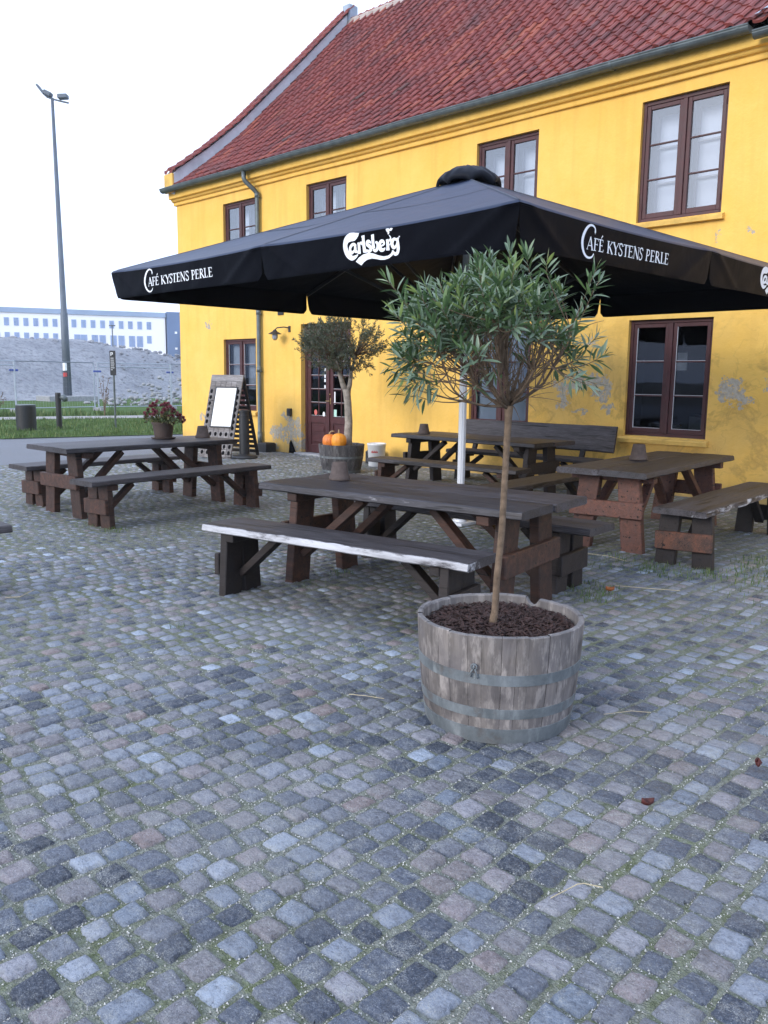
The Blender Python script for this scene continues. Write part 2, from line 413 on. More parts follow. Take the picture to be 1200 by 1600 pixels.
def mk_joint():
    t = NT('gravel_and_moss_joint')
    v = t.voro(170); n = t.noise(1.6, 5, .65); n2 = t.noise(60, 4, .7)
    c = t.mix(t.ramp(n2, [(.35, 0), (.7, 1)]), (.11, .118, .105), (.32, .34, .32))
    c = t.mix(t.ramp(v, [(.0, .9), (.30, 0)]), c, (.42, .44, .44))
    moss = t.math('MULTIPLY', t.ramp(n, [(.42, .1), (.62, .75)]), t.ramp(t.noise(18, 4, .7), [(.40, .0), (.60, 1)]))
    c = t.mix(t.ramp(n, [(.3, .05), (.7, .45)]), c, (.15, .165, .12))
    c = t.mix(moss, c, t.mix(t.ramp(n2, [(.3, 0), (.7, 1)]), (.060, .082, .028), (.15, .185, .075)))
    t.bump(t.math('ADD', v, n2), .8, .008)
    return t.fin(c, .95, 0, .2)
M['joint'] = mk_joint()
M['grit'] = simple('pale_grit', (.42, .43, .43), .8, 0, .45, 25, .3, .3)
def mk_asphalt():
    t = NT('asphalt'); n = t.noise(260, 2, .6); n2 = t.noise(.6, 5, .6)
    c = t.mix(t.ramp(n, [(.35, 0), (.7, 1)]), (.10, .112, .135), (.23, .25, .29))
    c = t.mix(t.ramp(n2, [(.35, 0), (.75, .5)]), c, (.13, .135, .145))
    t.bump(n, .5, .005); return t.fin(c, .75, 0, .4)
M['asphalt'] = mk_asphalt()
M['turf'] = simple('short_turf', (.065, .115, .032), .95, 0, .45, 3, .6, .1, .05)
M['earth'] = simple('dry_soil', (.17, .155, .13), .95, 0, .35, 1.2, .5, .1, .05)
M['path'] = simple('pale_gravel_path', (.33, .32, .32), .95, 0, .2, 6, .4, .1)
def mk_mound():
    t = NT('heaped_sand_and_rubble'); n = t.noise(.35, 6, .6); n2 = t.noise(3.5, 6, .7); n3 = t.voro(2.2)
    c = t.mix(t.ramp(n, [(.3, 0), (.7, 1)]), (.27, .29, .33), (.41, .43, .47))
    c = t.mix(t.ramp(n2, [(.35, .65), (.52, 0)]), c, (.15, .155, .175))
    c = t.mix(t.ramp(n2, [(.58, 0), (.75, .5)]), c, (.40, .40, .41))
    t.bump(t.math('ADD', n2, t.math('MULTIPLY', n3, .4)), .9, .35); return t.fin(c, .95, 0, .1)
M['mound'] = mk_mound()
def mk_leaf(name, c0, c1, c2, under, trans=.25, rough=.45):
    t = NT(name); tn = t.attr('tint')
    c = t.ramp(tn, [(0, c0), (.6, c1), (1, c2)])
    geo = t.node('ShaderNodeNewGeometry')
    c = t.mix(geo.outputs['Backfacing'], c, t.mix(.65, c, under))
    t.fin(c, rough, 0, .5)
    tl = t.node('ShaderNodeBsdfTranslucent'); t.l.new(c, tl.inputs[0])
    ms = t.node('ShaderNodeMixShader'); ms.inputs[0].default_value = trans
    t.l.new(t.p.outputs[0], ms.inputs[1]); t.l.new(tl.outputs[0], ms.inputs[2]); t.l.new(ms.outputs[0], t.out.inputs[0])
    return t.m
M['leaf'] = mk_leaf('long_green_leaf', (.050, .104, .042), (.115, .195, .075), (.34, .43, .13), (.19, .26, .20), .22, .4)
M['olive'] = mk_leaf('small_olive_leaf', (.030, .048, .026), (.066, .092, .050), (.14, .17, .09), (.13, .15, .12), .2, .5)
M['petal'] = mk_leaf('purple_red_petal', (.10, .012, .022), (.20, .022, .045), (.42, .16, .20), (.25, .06, .09), .25, .7)
M['mumleaf'] = mk_leaf('flower_leaf', (.04, .06, .02), (.085, .10, .035), (.26, .22, .06), (.1, .12, .06), .2, .6)
M['grass'] = mk_leaf('grass_blade', (.045, .095, .020), (.090, .165, .040), (.24, .27, .11), (.07, .11, .04), .3, .7)
M['bark'] = simple('grey_brown_bark', (.155, .112, .078), .85, 0, .4, 30, .7, .2, .004)
M['bark_pale'] = simple('pale_olive_bark', (.30, .27, .235), .85, 0, .35, 14, .7, .2, .01)
M['mulch'] = simple('dark_red_bark_chips', (.035, .017, .015), .7, 0, .6, 60, .5, .4, .005)
M['clay'] = simple('weathered_brown_clay', (.085, .066, .060), .8, 0, .25, 25, .3, .3)
M['pot_brown'] = simple('brown_plastic_pot', (.060, .042, .036), .55, 0, .15, 10, .1, .4)
def mk_pump(name, a, b):
    t = NT(name); n = t.noise(14, 4, .6)
    t.bump(n, .15, .004); return t.fin(t.mix(t.ramp(n, [(.3, 0), (.7, 1)]), a, b), .45, 0, .5)
M['pumpkin_a'] = mk_pump('deep_orange_pumpkin', (.60, .16, .02), (.74, .23, .04))
M['pumpkin_b'] = mk_pump('yellow_orange_pumpkin', (.72, .25, .02), (.82, .34, .035))
M['stem'] = simple('pale_pumpkin_stem', (.34, .26, .15), .8, 0, .25, 20, .4)
M['bucket'] = simple('white_bucket_plastic', (.72, .74, .76), .45, 0, .05, 6, .05, .5)
M['red_print'] = simple('faded_red_print', (.50, .06, .06), .6, 0, .2, 40, 0, .3)
M['poster'] = simple('white_menu_paper', (.86, .88, .90), .5, 0, .02, 3, .05, .3)
M['print'] = simple('faint_grey_print', (.62, .64, .68), .6, 0, .1, 30, 0, .3)
M['hole'] = simple('dark_bottle_hole', (.006, .006, .007), .95, 0, .2, 10, 0, .1)
M['brass'] = simple('worn_brass', (.45, .33, .16), .4, .8, .15, 20, .1, .5)
M['sticker_r'] = simple('red_sticker', (.55, .14, .12), .5, 0, .1, 30, 0)
M['sticker_g'] = simple('green_white_sticker', (.45, .70, .60), .5, 0, .3, 60, 0)
M['sticker_w'] = simple('white_sticker', (.75, .78, .80), .5, 0, .1, 60, 0)
M['bwall'] = simple('white_block_wall', (.88, .90, .92), .8, 0, .03, .1, 0, .2)
M['bband'] = simple('blue_grey_roof_band', (.30, .40, .55), .7, 0, .1, .1, 0, .2)
M['bdark'] = simple('slate_blue_cladding', (.13, .20, .34), .7, 0, .1, .1, 0, .2)
M['bwin'] = simple('far_window_glass', (.26, .36, .58), .3, 0, .15, .3, 0, .5)
M['mast'] = simple('grey_mast_steel', (.12, .145, .18), .6, .3, .2, 1, .1, .4)
M['fence_m'] = simple('galvanised_fence_wire', (.36, .41, .48), .5, .5, .15, 3, .05, .4)
M['blue_clip'] = simple('blue_plastic_clip', (.06, .10, .38), .5, 0, .1, 5, 0)
M['straw'] = simple('dry_straw', (.42, .36, .24), .8, 0, .2, 30, .1)
M['fallen'] = simple('orange_brown_dead_leaf', (.30, .10, .03), .7, 0, .3, 40, .2)
M['cone'] = simple('dark_red_dead_leaf', (.07, .016, .014), .6, 0, .3, 40, .3)
# ------------------------------------------------------------------ ground, road, grass, path
def sheet(name, pts, z, mat, sub=None):
    mb = MB()
    if sub:
        x0, x1, y0, y1, n, amp = sub
        mb.grid([[(x0 + (x1 - x0) * i / n, y0 + (y1 - y0) * j / n, z + amp * fbm(x0 + (x1 - x0) * i / n, y0 + (y1 - y0) * j / n, 0, .4)) for j in range(n + 1)] for i in range(n + 1)])
    else:
        mb.add([(x, y, z) for x, y in pts], [tuple(range(len(pts)))])
    o = mb.build(name, mat); o['kind'] = 'structure'; return o
sheet('ground', [(-900, -900), (900, -900), (900, 900), (-900, 900)], -.06, M['earth'])
sheet('road', [(-36, -30), (-2, -30), (-2, 45), (-20, 45)], -.022, M['asphalt'])
PLAZA = [(-13.2, -9), (-13.95, 3), (-14.2, 5.3), (-14.65, 8.5), (-15.1, 10.60), (7, 10.60), (7, -9)]
sheet('paving_joints', PLAZA[::-1], -.004, M['joint'])
GL = lambda y: -20.2 + (y - 7.67) * .236     # near edge of the verge
sheet('grass_verge_soil', [(GL(-30), -30), (GL(60), 60), (-60, 60), (-60, -30)][::-1], -.005, M['turf'])
PX = lambda y, o: -28.5 + (y - 10.8) * .28 + o
sheet('path', [(PX(-20, 0), -20), (PX(45, 0), 45), (PX(45, -2.0), 45), (PX(-20, -2.0), -20)][::-1], .004, M['path'])

def edge_x(y):      # left border of the cobbles
    P = PLAZA[:5]
    for (xa, ya), (xb, yb) in zip(P, P[1:]):
        if y <= yb: return xa + (xb - xa) * (y - ya) / (yb - ya)
    return P[-1][0]
def ground_z(x, y): return .012 * fbm(x, y, 0, .7)

def cobbles():
    rng = np.random.default_rng(3)
    P = []
    x = 3.2
    while x > -15.2:
        sx = rng.uniform(.082, .104)
        y = -1.7 + rng.uniform(0, .1)
        wob0 = rng.uniform(-.2, .2)
        while y < 10.56:
            sy = rng.choice([rng.uniform(.076, .096), rng.uniform(.088, .122)])
            cx = x + .028 * mnoise.noise(Vector((x * .9, y * .45, 0))) + .012 * math.sin(y * 2.1 + x); cy = y + sy / 2
            q = project(cx, cy, 0)
            d = math.hypot(cx, cy)
            if (d < 3.6 or (q and -620 < q[0] < 1820)) and cx > edge_x(cy) + .06:
                P.append((cx, cy, sx, sy, d))
            y += sy + rng.uniform(.006, .014)
        x -= sx + rng.uniform(.006, .013)
    P = np.array(P)
    V = []; F = []; T = []; W = []; base = 0
    for lo, hi, n in ((0, 4.2, 10), (4.2, 7.5, 6), (7.5, 99, 4)):
        Q = P[(P[:, 4] >= lo) & (P[:, 4] < hi)]
        k = len(Q)
        if not k: continue
        g = np.linspace(-1, 1, n); U, Vv = np.meshgrid(g, g, indexing='ij'); U = U.ravel(); Vv = Vv.ravel()
        # rounded outline
        rr = .14
        def soft(a, b): return a * (1 - rr * .5 * np.abs(b) ** 3)
        uu = soft(U, Vv); vv = soft(Vv, U)
        cj = rng.normal(0, .10, (k, 4, 2))
        w = np.stack([(1 - U) * (1 - Vv), (1 + U) * (1 - Vv), (1 + U) * (1 + Vv), (1 - U) * (1 + Vv)], 1) / 4    # n2,4
        jit = np.einsum('pc,kcd->kpd', w, cj)
        lx = (uu[None] + jit[..., 0]) * (Q[:, 2:3] / 2); ly = (vv[None] + jit[..., 1]) * (Q[:, 3:4] / 2)
        edgeN = np.maximum(np.abs(U), np.abs(Vv))
        if n >= 6:
            wob = rng.normal(0, .0030 if n >= 10 else .002, (k, n * n)); lx += wob * (edgeN > .99); ly += rng.normal(0, .0022, (k, n * n)) * (edgeN > .99)
        a = rng.normal(0, .05, k)[:, None]
        ca, sa = np.cos(a), np.sin(a)
        X = Q[:, 0:1] + lx * ca - ly * sa; Y = Q[:, 1:2] + lx * sa + ly * ca
        dome = 1 - .16 * (np.abs(U) ** 6 + np.abs(Vv) ** 6)
        hs = 1.0 if lo == 0 else (.55 if n == 6 else .4)
        hgt = rng.uniform(.002, .011, k)[:, None] * hs
        Z = hgt * dome[None] + rng.normal(0, .0009 if n >= 10 else .0006, (k, n * n)) + (lx * rng.normal(0, .028 * hs, k)[:, None] + ly * rng.normal(0, .028 * hs, k)[:, None])
        edge = edgeN > .99
        Z = np.where(edge[None], -.012, Z - .0005)
        GZ = np.array([ground_z(cx, cy) for cx, cy in Q[:, :2]])[:, None]
        Z = Z + GZ * .0
        vs = np.stack([X, Y, Z], -1).reshape(-1, 3)
        idx = np.arange(n * n).reshape(n, n)
        f = np.stack([idx[:-1, :-1], idx[1:, :-1], idx[1:, 1:], idx[:-1, 1:]], -1).reshape(-1, 4)
        fs = (f[None] + (np.arange(k) * n * n)[:, None, None]).reshape(-1, 4) + base
        tint = rng.random(k) * .9 + .05 + .08 * np.array([mnoise.noise(Vector((c[0] * .5, c[1] * .5, 3))) for c in Q])
        T.append(np.repeat(np.clip(tint, 0, 1), n * n)); W.append(np.tile(np.clip(edgeN ** 5, 0, 1), k))
        V.append(vs); F.append(fs); base += len(vs)
    V = np.concatenate(V); F = np.concatenate(F); T = np.concatenate(T); W = np.concatenate(W)
    me = bpy.data.meshes.new('cobblestones')
    me.vertices.add(len(V)); me.vertices.foreach_set('co', V.ravel().astype(np.float32))
    me.loops.add(F.size); me.loops.foreach_set('vertex_index', F.ravel().astype(np.int32))
    me.polygons.add(len(F)); me.polygons.foreach_set('loop_start', np.arange(0, F.size, 4, dtype=np.int32)); me.polygons.foreach_set('loop_total', np.full(len(F), 4, dtype=np.int32))
    me.update(); me.validate()
    me.polygons.foreach_set('use_smooth', [True] * len(me.polygons))
    for nm, arr in (('tint', T), ('wear', W)):
        at = me.attributes.new(nm, 'FLOAT', 'POINT'); at.data.foreach_set('value', arr.astype(np.float32))
    me.materials.append(M['stone'])
    o = bpy.data.objects.new('cobblestone_paving', me); SC.collection.objects.link(o); o['kind'] = 'structure'
    print('stones', len(P), 'verts', len(V))
    return P
STONES = cobbles()

def scatter_mesh(name, mat, V, F, T, kind='stuff', label=None, cat=None):
    mb = MB(); mb.v = V; mb.f = F; mb.tint = T; mb.wear = [0] * len(V)
    o = mb.build(name, mat); o['kind'] = kind
    if label: o['label'] = label
    if cat: o['category'] = cat
    return o
# pale grit lying in the joints (near part only, where single grains can be seen)
def grit():
    V = []; F = []; T = []; rnd = random.Random(11)
    near = [s for s in STONES if s[4] < 4.6]
    for s in near:
        for _ in range(17 if s[4] < 3 else 8):
            side = rnd.random() < .5; e = rnd.choice((-1, 1))
            ex = s[0] + ((e * (s[2] / 2 + rnd.uniform(-.004, .010))) if side else rnd.uniform(-.5, .5) * s[2])
            ey = s[1] + ((e * (s[3] / 2 + rnd.uniform(-.004, .010))) if not side else rnd.uniform(-.5, .5) * s[3])
            r = rnd.uniform(.0014, .0038); b = len(V); z = -.003 + rnd.uniform(-.001, .003)
            for (dx, dy, dz) in ((1, 0, 0), (-.6, .9, 0), (-.5, -.9, 0), (0, 0, 1)):
                V.append((ex + r * (dx + rnd.uniform(-.3, .3)), ey + r * (dy + rnd.uniform(-.3, .3)), z + r * dz * 1.2 + rnd.uniform(-.2, .2) * r))
                T.append(.5)
            F += [(b, b + 1, b + 3), (b + 1, b + 2, b + 3), (b + 2, b, b + 3), (b, b + 2, b + 1)]
    scatter_mesh('gravel_grit', M['grit'], V, F, T, label='pale grit lying in the joints of the cobbles', cat='grit')
grit()
def blades(spots, name, label, cat, mat, kind='stuff', seed=1):
    """spots: (x, y, z, n, spread, h)"""
    V = []; F = []; T = []; rnd = random.Random(seed)
    for (x, y, z, n, sp, h) in spots:
        for _ in range(n):
            a = rnd.uniform(0, 2 * PI); r = sp * math.sqrt(rnd.random()); bx, by = x + r * math.cos(a), y + r * math.sin(a)
            b = rnd.uniform(0, 2 * PI); hh = h * rnd.uniform(.45, 1.2); w = hh * rnd.uniform(.05, .10); ln = hh * rnd.uniform(.1, .6); t = rnd.random()
            dx, dy = math.cos(b), math.sin(b); k = len(V)
            V += [(bx - dy * w, by + dx * w, z), (bx + dy * w, by - dx * w, z), (bx + dx * ln * .4 + dy * w * .6, by + dy * ln * .4 - dx * w * .6, z + hh * .6), (bx + dx * ln * .4 - dy * w * .6, by + dy * ln * .4 + dx * w * .6, z + hh * .6), (bx + dx * ln, by + dy * ln, z + hh)]
            T += [t] * 5; F += [(k, k + 1, k + 2, k + 3), (k + 3, k + 2, k + 4)]
    return scatter_mesh(name, mat, V, F, T, kind, label, cat)
rg = random.Random(5)
sp = []
for _ in range(7200):
    y = rg.uniform(2, 34); x = GL(y) - rg.random() ** 1.3 * 12.5
    if PX(y, -2.05) < x < PX(y, .05): continue
    q = project(x, y, 0)
    if not q or not (-350 < q[0] < 480): continue
    far = x < PX(y, -2)
    sp.append((x, y, 0, 9, .22, .10 if not far else .17))
    if x < -30.5 - 0 and rg.random() < .7: sp.append((x, y, 0, 8, .3, rg.uniform(.18, .34)))
blades(sp, 'grass', 'green grass verge between the road and the site fence', 'grass', M['grass'])
# weeds and moss tufts among the cobbles
ws = []
for (x, y, r, n, h) in ((-3.25, 3.12, .05, 40, .018), (-7.45, 3.85, .14, 90, .03), (-7.9, 3.8, .16, 60, .025), (-2.93, 5.1, .2, 160, .03), (-3.05, 5.3, .2, 120, .03), (-3.3, 6.25, .35, 180, .035), (-2.85, 6.25, .3, 200, .04), (-2.4, 6.5, .3, 160, .04), (-2.4, 7.1, .35, 150, .04),
                        (-4.5, 3.9, .18, 60, .02), (-4.62, 4.25, .1, 50, .03), (-7.5, 5.6, .2, 60, .02), (-9.3, 8.45, .06, 40, .04), (-3.0, 2.2, .05, 30, .015), (-7.0, 4.2, .4, 60, .02), (-1.5, 3.6, .08, 60, .015), (-1.4, 4.1, .1, 60, .015), (-2.1, 6.0, .35, 90, .03), (-2.0, 5.2, .3, 80, .02), (-4.3, 2.6, .06, 30, .02), (-12.4, 10.5, .4, 60, .03)):
    ws.append((x, y, .0, int(n * 1.3), r, h * 1.15))
for _ in range(420):
    s = STONES[rg.randrange(len(STONES))]
    if mnoise.noise(Vector((s[0] * .8, s[1] * .8, 9))) < -.05: continue
    ws.append((s[0] + s[2] * .5 + .005, s[1] + rg.uniform(-.04, .04), -.005, 7, .02, .010))
blades(ws, 'moss_and_weeds', 'low green moss and weeds growing between the cobbles', 'weeds', M['grass'], seed=9)

# ------------------------------------------------------------------ yellow house
WY = 10.62; HX0, HX1 = -17.03, 1.5
HO = (-10.0, WY, 0.0)
house = root('yellow_house', 'yellow limewashed two storey cafe building with red tiled roof', 'house', HO)
OPEN_ = []   # x0, x1, z0, z1
WIN = [(-15.25, -14.13, 3.60, 5.07, 'u'), (-12.54, -11.44, 3.60, 5.07, 'u'), (-8.49, -7.35, 3.60, 5.08, 'u'), (-5.75, -4.60, 3.59, 5.11, 'u'),
       (-15.32, -14.17, .79, 2.29, 'c'), (-8.51, -7.35, .76, 2.33, 'b'), (-5.76, -4.59, .755, 2.32, 'd')]
DOOR = (-12.72, -11.30, .02, 2.52)
OPEN_ = [w[:4] for w in WIN] + [DOOR]
def wall_mesh():
    mb = MB()
    def pn(x, z):
        return WY + .012 * fbm(x, z, 0, .6)
    xs = {HX0, HX1}; zs = {-.06, 5.36}
    for o in OPEN_: xs |= {o[0], o[1]}; zs |= {o[2], o[3]}
    def refine(vals, step):
        vals = sorted(vals); out = []
        for a, b in zip(vals, vals[1:]):
            n = max(1, int(math.ceil((b - a) / step)))
            out += [a + (b - a) * k / n for k in range(n)]
        return out + [vals[-1]]
    xs = refine(xs, .5); zs = refine(zs, .4); nz = len(zs)
    base = len(mb.v)
    vs = [(x, pn(x, z), z) for x in xs for z in zs]; fs = []
    for i in range(len(xs) - 1):
        for j in range(nz - 1):
            cx, cz = (xs[i] + xs[i + 1]) / 2, (zs[j] + zs[j + 1]) / 2
            if any(o[0] < cx < o[1] and o[2] < cz < o[3] for o in OPEN_): continue
            fs.append((i * nz + j, (i + 1) * nz + j, (i + 1) * nz + j + 1, i * nz + j + 1))
    mb.add(vs, fs)
    for o in OPEN_:      # reveals
        x0, x1, z0, z1 = o; D = .16 if z0 > .3 else .30
        ys = (pn(x0, z0), pn(x1, z0), pn(x1, z1), pn(x0, z1)); Q = [(x0, z0), (x1, z0), (x1, z1), (x0, z1)]
        for k in range(4):
            (xa, za), (xb, zb) = Q[k], Q[(k + 1) % 4]
            mb.quad((xa, ys[k], za), (xb, ys[(k + 1) % 4], zb), (xb, WY + D, zb), (xa, WY + D, za))
    # gable ends and back
    ridge_y = 15.75
    for x in (HX0, HX1):
        mb.add([(x, WY, -.06), (x, 21, -.06), (x, 21, 5.36), (x, ridge_y, 10.3), (x, WY, 5.36)], [(0, 1, 2, 3, 4)])
    mb.quad((HX0, 21, -.06), (HX1, 21, -.06), (HX1, 21, 5.4), (HX0, 21, 5.4))
    return mb
wall_mesh().build('wall', M['wall'], house, HO)
cb = MB()
def prof_run(mb, prof, x0, x1, seg=1):
    xs = [x0 + (x1 - x0) * i / seg for i in range(seg + 1)]
    mb.grid([[(x, y + .004 * fbm(x, z, 2, .9), z + .003 * fbm(x, y, 7, .9)) for (y, z) in prof] for x in xs])
    for x in (x0, x1): mb.add([(x, y, z) for (y, z) in prof], [tuple(range(len(prof)))])
prof_run(cb, [(WY + .05, 5.26), (WY - .045, 5.262), (WY - .05, 5.275), (WY - .05, 5.325), (WY - .09, 5.335), (WY - .105, 5.35), (WY - .11, 5.375), (WY - .17, 5.385), (WY - .175, 5.40), (WY - .175, 5.545), (WY + .05, 5.55)], HX0 - .05, HX1, 40)
cb.build('cornice', M['wall'], house, HO)

def window(x0, x1, z0, z1, kind):
    y = WY + .075
    fr = MB(); fr.ct = .5; r = .004
    ow = .045
    fr.bbox(x0, x0 + ow, y - .02, y + .06, z0, z1, r); fr.bbox(x1 - ow, x1, y - .02, y + .06, z0, z1, r)
    fr.bbox(x0 + ow, x1 - ow, y - .02, y + .058, z1 - .05, z1, r); fr.bbox(x0 + ow, x1 - ow, y - .02, y + .058, z0, z0 + .05, r)
    xm = (x0 + x1) / 2
    fr.bbox(xm - .028, xm + .028, y - .030, y + .05, z0 + .05, z1 - .05, r)
    W = fr.build('window', M['frame'], house, HO)
    Wo = HO
    for (a, b) in ((x0 + ow, xm - .028), (xm + .028, x1 - ow)):
        s = MB(); st = .052; c0, c1 = z0 + .052, z1 - .052; a_, b_ = a + .003, b - .003
        s.bbox(a_, a_ + st, y - .012, y + .034, c0, c1, r); s.bbox(b_ - st, b_, y - .012, y + .034, c0, c1, r)
        s.bbox(a_ + st, b_ - st, y - .010, y + .032, c0, c0 + st + .012, r); s.bbox(a_ + st, b_ - st, y - .010, y + .032, c1 - st, c1, r)
        hh = (c1 - c0 - 2 * st) / 3
        for k in (1, 2): s.bbox(a_ + st, b_ - st, y - .005, y + .026, c0 + st + hh * k - .010, c0 + st + hh * k + .010, .003)
        # hinges
        for hz in (c0 + .14, c1 - .14): s.tube([(a if a < xm - .1 else b, y - .025, hz - .04), (a if a < xm - .1 else b, y - .025, hz + .04)], .008, 6)
        s.build('sash', M['frame'], W, Wo)
        g = MB(); g.quad((a_ + st, y + .012, c0 + st), (b_ - st, y + .012, c0 + st), (b_ - st, y + .012, c1 - st), (a_ + st, y + .012, c1 - st))
        g.build('pane', M['glass_up' if kind == 'u' else 'glass'], W, Wo)
        # putty line round the glass, pale on the ground floor
        if kind in 'dc':
            p = MB(); e = .004
            for zz in (c0 + st + .013, c0 + st + hh + .0105, c0 + st + 2 * hh + .0105):
                p.box(a_ + st + .001, b_ - st - .001, y - .004, y + .006, zz, zz + e)
            p.box(a_ + st, a_ + st + e, y - .006, y + .006, c0 + st, c1 - st); p.build('putty_line', M['white_paint'], W, Wo)
    # room behind the glass
    rm = MB(); d = .9 if kind in 'dc' else .55
    X0, X1, Z0, Z1, Y0, Y1 = x0 - .25, x1 + .25, z0 - .2, z1 + .2, y + .062, y + d
    if kind == 'u': X0, X1, Z0, Z1 = x0 + .02, x1 - .02, z0 + .02, z1 - .02
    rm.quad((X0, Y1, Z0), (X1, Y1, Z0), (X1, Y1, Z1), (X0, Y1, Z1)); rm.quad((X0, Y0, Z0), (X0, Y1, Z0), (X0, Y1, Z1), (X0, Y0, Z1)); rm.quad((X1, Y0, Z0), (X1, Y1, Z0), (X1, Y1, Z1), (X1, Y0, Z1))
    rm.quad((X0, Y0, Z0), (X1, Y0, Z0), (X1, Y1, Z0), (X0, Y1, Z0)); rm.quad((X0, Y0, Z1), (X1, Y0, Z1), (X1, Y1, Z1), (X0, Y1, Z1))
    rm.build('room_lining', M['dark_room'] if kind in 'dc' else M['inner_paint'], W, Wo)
    if kind in 'u':       # casement with shade in its colour; pale panel added as mirrored sky
        i = MB(); yy = y + .24
        for (a, b) in ((x0 + .03, xm - .01), (xm + .01, x1 - .03)):
            i.bbox(a, a + .07, yy, yy + .035, z0 + .04, z1 - .04, r); i.bbox(b - .07, b, yy, yy + .035, z0 + .04, z1 - .04, r)
            i.bbox(a + .05, b - .05, yy + .002, yy + .033, z0 + .04, z0 + .10, r); i.bbox(a + .05, b - .05, yy + .002, yy + .033, z1 - .13, z1 - .04, r)
            for k in (1, 2):
                zz = z0 + .08 + (z1 - z0 - .16) * k / 3; i.bbox(a + .05, b - .05, yy + .004, yy + .03, zz - .012, zz + .012, .003)
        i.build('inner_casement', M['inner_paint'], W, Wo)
        b_ = MB(); b_.quad((x0 + .03, yy + .06, z0 + .03), (x1 - .03, yy + .06, z0 + .03), (x1 - .03, yy + .06, z1 - .03), (x0 + .03, yy + .06, z1 - .03)); b_.build('blind', M['blind_bright'], W, Wo)
    if kind == 'b':  # pale blind close behind the glass
        b_ = MB(); b_.quad((x0 + .03, y + .07, z0 + .03), (x1 - .03, y + .07, z0 + .03), (x1 - .03, y + .07, z1 - .03), (x0 + .03, y + .07, z1 - .03)); b_.build('blind', M['blind'], W, Wo)
    if kind == 'c':
        c = MB(); 
        for (a, b, ph) in ((x0 + .08, x0 + .36, 0), (xm + .05, xm + .3, 2), (x1 - .25, x1 - .07, 4)):
            c.grid([[(a + (b - a) * k / 16, y + .12 + .02 * math.sin(k * 1.6 + ph), zz) for k in range(17)] for zz in (z0 + .45, z1 - .05)])
        c.build('curtain', M['curtain'], W, Wo, smooth=True)
    if kind == 'd':       # a pale lamp shade ring and shelf seen dimly inside
        c = MB(); c.bbox(x0 + .1, xm - .05, y + .5, y + .6, z0 + .12, z0 + .16, r); c.build('shelf', M['iron'], W, Wo); c = MB(); c.bbox(xm + .15, x1 - .12, y + .35, y + .55, z0 + .02, z0 + .30, .02)
        #c.tube([(x0 + .25 + .14 * math.cos(k * .35), y + .5, z0 + .25 + .14 * math.sin(k * .35)) for k in range(10)], .008, 6)
        c.build('box_inside', M['iron'], W, Wo); c = MB(); c.bbox(x0 + .22, x0 + .50, y + .7, y + .72, z0 + .9, z0 + 1.15, r)
        c.build('picture', M['concrete'], W, Wo)
    s = MB(); ss = .05
    s.grid([[(x0 - ss + (x1 - x0 + 2 * ss) * k / 14, yy, zz + .004 * fbm(k * .4, yy * 9, 1, 1)) for k in range(15)] for (yy, zz) in ((WY + .07, z0 + .012), (WY - .055, z0 - .022), (WY - .07, z0 - .034), (WY - .068, z0 - .085), (WY + .01, z0 - .09))])
    for x in (x0 - ss, x1 + ss): s.add([(x, yy, zz) for (yy, zz) in ((WY + .07, z0 + .012), (WY - .055, z0 - .022), (WY - .07, z0 - .034), (WY - .068, z0 - .085), (WY + .07, z0 - .09))], [(0, 1, 2, 3, 4)])
    s.build('sill', M['sill'], W, Wo)
for w in WIN: window(*w)

